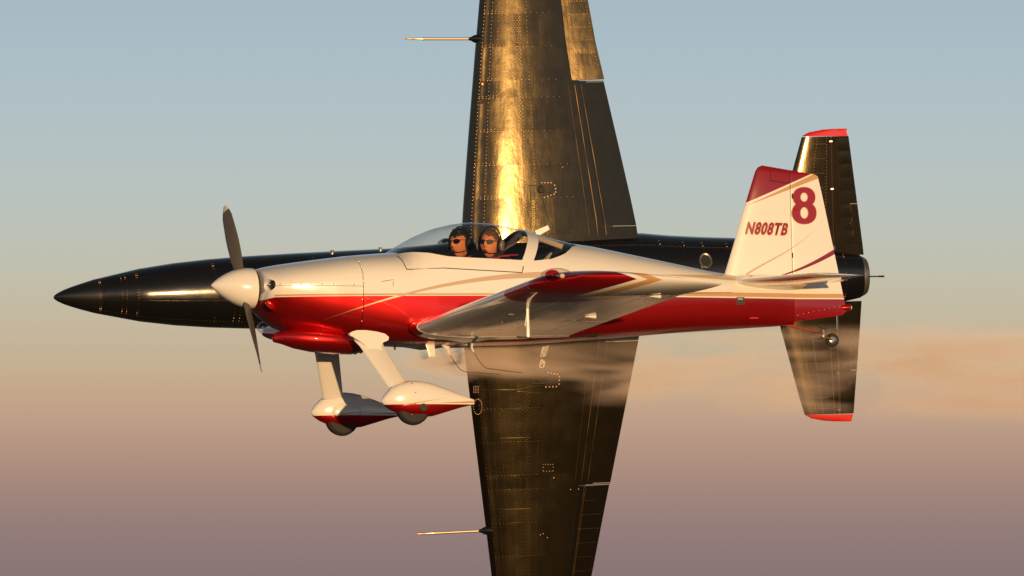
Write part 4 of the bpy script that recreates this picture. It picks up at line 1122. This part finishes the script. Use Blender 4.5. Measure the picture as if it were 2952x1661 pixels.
    # bare metal edges at the flap ends
    for y in (yfl0 + .004, yfl1 + .004):
        bm = bmesh.new(); tube(bm, [fpt(S(y), f, True) - S(y)[3] * .003 for f in (.86, .93, .995)], .0035, 6); obj('flap_end_edge', bm, m_edge, W)
    # pitot probe
    ppx = ((1373, 112), (1168, 112)) if s < 0 else ((1404, 1530), (1200, 1540))
    a = jw(*ppx[0]); b = J(*ppx[1], a.z); d = b - a
    st = S(abs(a.y)); a = Vector((st[0].x, a.y, st[0].z))
    PT = empty('pitot_probe'); PT.parent = W
    bm = bmesh.new(); tube(bm, [a + d * -.08, a + d * .03, a + d * .075, a + d * .11], [.085, .055, .028, .021], 14); obj('probe_socket', bm, m_jetfus, PT)
    mp = bpy.data.materials.get('probe_metal') or material('probe_metal', (.80, .68, .50), rough=.28, metal=.7)
    bm = bmesh.new(); tube(bm, [a + d * .10, a + d * .73], .0205, 12); tube(bm, [a + d * .728, a + d * .745], .026, 12); tube(bm, [a + d * .74, a + d * .76, a + d * .87], [.02, .016, .0145], 12); obj('probe_tube', bm, mp, PT)
    bm = bmesh.new(); tube(bm, [a + d * .865, a + d * .97, a + d * 1.0], [.0145, .0145, .004], 12); obj('probe_head', bm, m_cord, PT)
    # round inspection covers and landing-gear door with tyre bulge
    def disc(px, py, r, name='inspection_cover', mat=m_rivet, h=.008):
        q = jw(px, py); st = S(abs(q.y)); f = (q.x - st[0].x) / (st[1].x - st[0].x); p = fpt(st, f, True); n = -st[3]; u = n.orthogonal().normalized(); v = n.cross(u)
        bm = bmesh.new(); loft(bm, [ring_at(p + n * hh, u, v, rr_, rr_, 18) for hh, rr_ in ((-.005, r), (h * .6, r), (h, r * .8))]); return obj(name, bm, mat, W), p, n, st
    def on_wing(px, py, off=0.0):
        q = jw(px, py); st = S(abs(q.y)); f = min(.99, max(.005, (q.x - st[0].x) / (st[1].x - st[0].x))); return fpt(st, f, True) - st[3] * off, -st[3]
    def dots(name, pts, r, mat=m_bright):
        bm = bmesh.new()
        for q in pts: p, n = on_wing(*q, .004); dome(bm, p, n, r, 8, .5)
        o = obj(name, bm, mat, W); o['kind'] = 'stuff'; return o
    def outline(name, pts, r, mat):
        pp = []
        for (a_, b_), (c_, d_) in zip(pts[:-1], pts[1:]): pp += [on_wing(a_ + (c_ - a_) * k / 8, b_ + (d_ - b_) * k / 8, .003)[0] for k in range(8)]
        bm = bmesh.new(); tube(bm, pp + [on_wing(*pts[-1], .003)[0]], r, 6); return obj(name, bm, mat, W)
    mfast = bpy.data.materials.get('copper_fastener') or material('copper_fastener', (.75, .5, .3), rough=.3, metal=.6)
    if s < 0:
        dots('door_bolts', [(1555 + k * 9, 529) for k in range(4)] + [(1592, 536), (1595, 546), (1595, 556)] + [(1590 - k * 9, 562 + k * 3) for k in range(4)], .014, mfast)
        disc(1552, 549, .055, 'gear_pivot_cover', m_jet, .03); disc(1392, 243, .04); disc(1386, 293, .045, 'fuel_drain', m_black, .012); disc(1615, 484, .012)
        outline('gear_door_edge', [(1518, 537), (1550, 539)], .006, m_seam); outline('gear_door_edge', [(1556, 572), (1566, 610), (1574, 640)], .006, m_seam); outline('gear_door_edge', [(1521, 545), (1526, 620), (1522, 660)], .006, m_seam)
        outline('wheel_well_edge', [(1570, 690), (1580, 676), (1640, 673), (1665, 678), (1680, 705)], .008, m_seam)
        # small open inner door, catching the sun
        bm = bmesh.new(); c0_, n_ = on_wing(1553, 665, .03); 
        q = [on_wing(*e, .05)[0] for e in ((1532, 668), (1570, 652), (1575, 664), (1540, 684))]
        loft(bm, [q, [p - n_ * .015 for p in q]]); obj('inner_gear_door', bm, m_white, W, smooth=False)
        def mp_(u, v): return on_wing(1525 + 14 * v * 0 + 10 * (1 - v), 652 - 74 * u, .012)[0]
        letter('tyre_lettering', 'GOODYEAR', mp_, m_ylet, W, .015)
    else:
        dots('door_bolts', [(1573 + k * 9, 1073 + k * 1.6) for k in range(4)] + [(1606, 1085), (1605, 1095), (1605, 1106)] + [(1597 - k * 10, 1113 + k * .4) for k in range(4)], .013, mfast)
        disc(1568, 1090, .055, 'gear_pivot_cover', m_jet, .03)
        dots('cover_bolts', [(1377 + 11 * math.cos(a_), 1172 + 22 * math.sin(a_)) for a_ in [2 * math.pi * k / 18 for k in range(18)]], .008, mfast)
        dots('cover_bolts', [(1366 + (k % 4) * 4, 1113 + (k // 4) * 4.5) for k in range(20)], .006, mfast)
        dots('cover_bolts', [(1560 + k * 7, 1337) for k in range(5)] + [(1560, 1345), (1560, 1355), (1589, 1345), (1589, 1355)] + [(1562 + k * 8, 1357) for k in range(4)], .006, mfast)
        dots('cover_bolts', [(1561, 1537), (1573, 1548), (1553, 1540), (1591, 1376), (1640, 1410), (1663, 1409)], .009, mfast)
        outline('gear_door_edge', [(1533, 1065), (1529, 1085), (1528, 1104), (1560, 1104), (1563, 1086)], .007, m_seam)
        outline('skin_ridge', [(1385, 1122), (1480, 1122), (1530, 1112), (1575, 1110)], .003, m_jet); outline('skin_ridge', [(1485, 1126), (1530, 1130), (1640, 1127)], .0035, m_jet); outline('skin_ridge', [(1388, 1263), (1520, 1259)], .003, m_jet); outline('skin_ridge', [(1410, 1468), (1523, 1464)], .003, m_jet)
        def mp1(u, v): return on_wing(1546 + 15 * (1 - v) + 5 * u, 1059 - 24 * u, .012)[0]
        letter('sponsor_letters', 'CSP', mp1, m_let, W, .015)
        def mp2(u, v): return on_wing(1549 + 9 * (1 - v) + 7 * u, 1028 - 31 * u, .012)[0]
        letter('sponsor_name', 'COPPER', mp2, m_let, W, .01)
        def mp3(u, v): return on_wing(1558.5 + 8 * (1 - v) + 8 * u, 1026 - 32 * u, .012)[0]
        letter('sponsor_name', 'PETROL', mp3, m_let, W, .01)
    return W
RIDGE = .0065
build_wing(-1); build_wing(1)
RIDGE = 0.0

# tailplane
def build_tail(s):
    T = empty('tailplane'); T.parent = jet; z0 = -.02
    if s < 0: le = [(2221, 738), (2228, 710), (2290, 470), (2311, 394)]; te = [(2490, 738), (2487, 710), (2456, 470), (2446, 394)]; cap = [(2311, 393, 2446, 393), (2330, 382, 2442, 380), (2370, 374, 2443, 371), (2400, 371.5, 2444, 370.5)]; xh = 2406
    else: le = [(2232, 872), (2252, 950), (2306, 1150), (2320, 1194)]; te = [(2484, 870), (2479, 950), (2464, 1150), (2461, 1194)]; cap = [(2320, 1196, 2461, 1194), (2340, 1207, 2458, 1207), (2375, 1213, 2456, 1214), (2405, 1215, 2455, 1215.5)]; xh = 2410
    n = Vector((0, 0, 1)); sts = []
    for a, b in zip(le, te): p, q = J(*a, z0), J(*b, z0); q.y = p.y = (p.y + q.y) / 2; sts.append((p, q, .10, n, 0.0))
    ys = [abs(q[0].y) for q in sts]; S = lambda y: lerp_st(sts, ys, y)
    fh = [(J(xh, 823, z0).x - q[0].x) / (q[1].x - q[0].x) for q in sts]
    bm = bmesh.new(); foil(bm, sts, 0.0, [f - .012 for f in fh], 18); st_ = obj('stabilizer', bm, m_jet, T, ang=40)
    bm = bmesh.new(); foil(bm, sts, [f + .008 for f in fh], 1.0, 8); el = obj('elevator', bm, m_jet, T, ang=40)
    rows = []
    for k, (a, b, c, d) in enumerate(cap): p, q = J(a, b, z0), J(c, d, z0); rows.append((p, q, (.10, .085, .05, .01)[k], n, 0.0))
    bm = bmesh.new(); foil(bm, rows, 0.0, .985, 14); obj('tip_cap', bm, m_jetred, T)
    bm = bmesh.new(); foil(bm, [S(ys[1] + .01), S(ys[-1] - .01)], [fh[1] - .03, fh[-1] - .03], [fh[1] + .022, fh[-1] + .022], 4)
    bm.free()
    bm = bmesh.new(); p0, p1 = [Vector((J(xh, 823, z0).x, s * y, z0 - .02)) for y in (ys[1], ys[-1] - .02)]; tube(bm, [p0, p1], .018, 8); obj('elevator_hinge_tube', bm, m_rivet, T)
    for y in (ys[1] + (ys[-1] - ys[1]) * k for k in (.52, .955)):
        bm = bmesh.new(); b = S(y); p = Vector((J(xh - 3, 823, z0).x, s * y, z0 - .055)); box(bm, p, (.045, .022, .02)); obj('hinge_bracket', bm, m_edge if s < 0 else m_rivet, T, smooth=False)  # upper brackets get the paler metal as a painted glint, lower ones stay dark
    rnd = random.Random(5 + s)
    bm = bmesh.new()
    def F(y): 
        b = S(y); return (J(xh, 823, z0).x - b[0].x) / (b[1].x - b[0].x)
    for k in range(34):
        y = ys[1] + (ys[-1] - ys[1]) * (k + .5) / 34; b = S(y); f = F(y)
        for q in (.26, .42, .68): p = fpt(b, q * f / .68 * .85, True); dome(bm, p, -n, .0095, 6, .6)
    for j in range(1, 8):
        y = ys[1] + (ys[-1] - ys[1]) * j / 7.5; b = S(min(y, ys[-1])); f = F(min(y, ys[-1]))
        for k in range(14): dome(bm, fpt(b, .12 + .42 * k / 14, True), -n, .007, 6, .6)
    o = obj('tail_rivets', bm, m_rivet, T); o['kind'] = 'stuff'
    # elevator skin panels, slightly quilted
    yy = np.linspace(ys[1] + .02, ys[-1] - .02, 9)
    for a, b in zip(yy[:-1], yy[1:]):
        bm = bmesh.new()
        def grid(o, bl):
            return [[fpt(S(a + .004 + (b - a - .008) * v), F(a + (b - a) * v) + .10 + (.98 - F(a + (b - a) * v) - .10) * u, True) - n * (o + bl * 16 * u * (1 - u) * v * (1 - v)) for u in (0, .2, .4, .6, .8, 1)] for v in (0, .2, .4, .6, .8, 1)]
        bl = rnd.uniform(.0008, .0028); strip_solid(bm, grid(.002, bl), grid(-.004, 0)); obj('skin_panel', bm, m_jet, el, ang=30)
    # trim tab on the elevator
    bm = bmesh.new(); y0, y1 = ys[1] + .05, ys[1] + .62
    rr = [[fpt(S(y), f, True) - n * .010 for f in (.90, .95, .997)] for y in (y0, y1)]; r2 = [[p + n * .008 for p in r] for r in rr]; strip_solid(bm, rr, r2); obj('trim_tab', bm, m_jet, el, smooth=False)
    bm = bmesh.new(); tube(bm, [fpt(S(y1 + .006), f, True) - n * .006 for f in (.90, .995)], .006, 6); obj('tab_end_edge', bm, m_edge, el)
    bm = bmesh.new(); ball(bm, fpt(S(y0 + .28), .87, True) - n * .012, (.028, .028, .02), 12); obj('tab_actuator', bm, m_black, el)
build_tail(-1); build_tail(1)

# =====================================================================================
#                               SMOKE TRAIL
# =====================================================================================
p0 = P(1120, 1040, .05); LS = 8.5
def srad(u): return .05 + .28 * min(1, u * 5) + .26 * u
bm = bmesh.new(); rr = []
for u in np.linspace(0, 1, 16):
    c = Vector((p0.x + u * LS, p0.y + .5 * u, p0.z - .10 * min(1, u * 4))); r = srad(u) * 1.02
    rr.append(ring_at(c, Vector((0, 1, 0)), Vector((0, 0, 1)), r, r, 20))
loft(bm, rr)
m = bpy.data.materials.new('drifting_smoke'); m.use_nodes = True; nt = m.node_tree; nt.nodes.clear()
o_ = nt.nodes.new('ShaderNodeOutputMaterial'); pv = nt.nodes.new('ShaderNodeVolumePrincipled')
co, X, Y, Z = coords(nt)
mp = nt.nodes.new('ShaderNodeMapping'); mp.inputs['Scale'].default_value = (.75, 1.8, 3.2); nt.links.new(co, mp.inputs[0])
nz_ = nt.nodes.new('ShaderNodeTexNoise'); nz_.inputs['Scale'].default_value = 1.0; nz_.inputs['Detail'].default_value = 2; nz_.inputs['Distortion'].default_value = .4
nt.links.new(mp.outputs[0], nz_.inputs['Vector'])
u = (X - p0.x) * (1 / LS)
rad = .05 + (u * 5)._op(1.0, 'MINIMUM') * .28 + u * .26
yy_ = Y - p0.y - u * .5; zz_ = Z - p0.z + (u * 4)._op(1.0, 'MINIMUM') * .10
d2 = (yy_ * yy_ + zz_ * zz_)._op(.5, 'POWER')
fall = (1.0 - d2._op(rad, 'DIVIDE'))._op(0.0, 'MAXIMUM')
nn = ((E(nt, nz_.outputs[0]) - .44) * 4.6)._op(0.0, 'MAXIMUM')
start = (u * 12)._op(1.0, 'MINIMUM')._op(0.0, 'MAXIMUM')
dens = nn * fall * start * ((1.0 - u * 6)._op(0.0, 'MAXIMUM') * 16.0 + 3.9)
nt.links.new(dens.v, pv.inputs['Density']); pv.inputs['Color'].default_value = (.90, .75, .69, 1); pv.inputs['Anisotropy'].default_value = -.38
nt.links.new(pv.outputs[0], o_.inputs['Volume'])
sm = obj('smoke_trail', bm, m, None); sm.matrix_world = M1; sm['kind'] = 'stuff'
sm['label'] = 'thin drifting smoke trailing back from the sport plane exhaust'
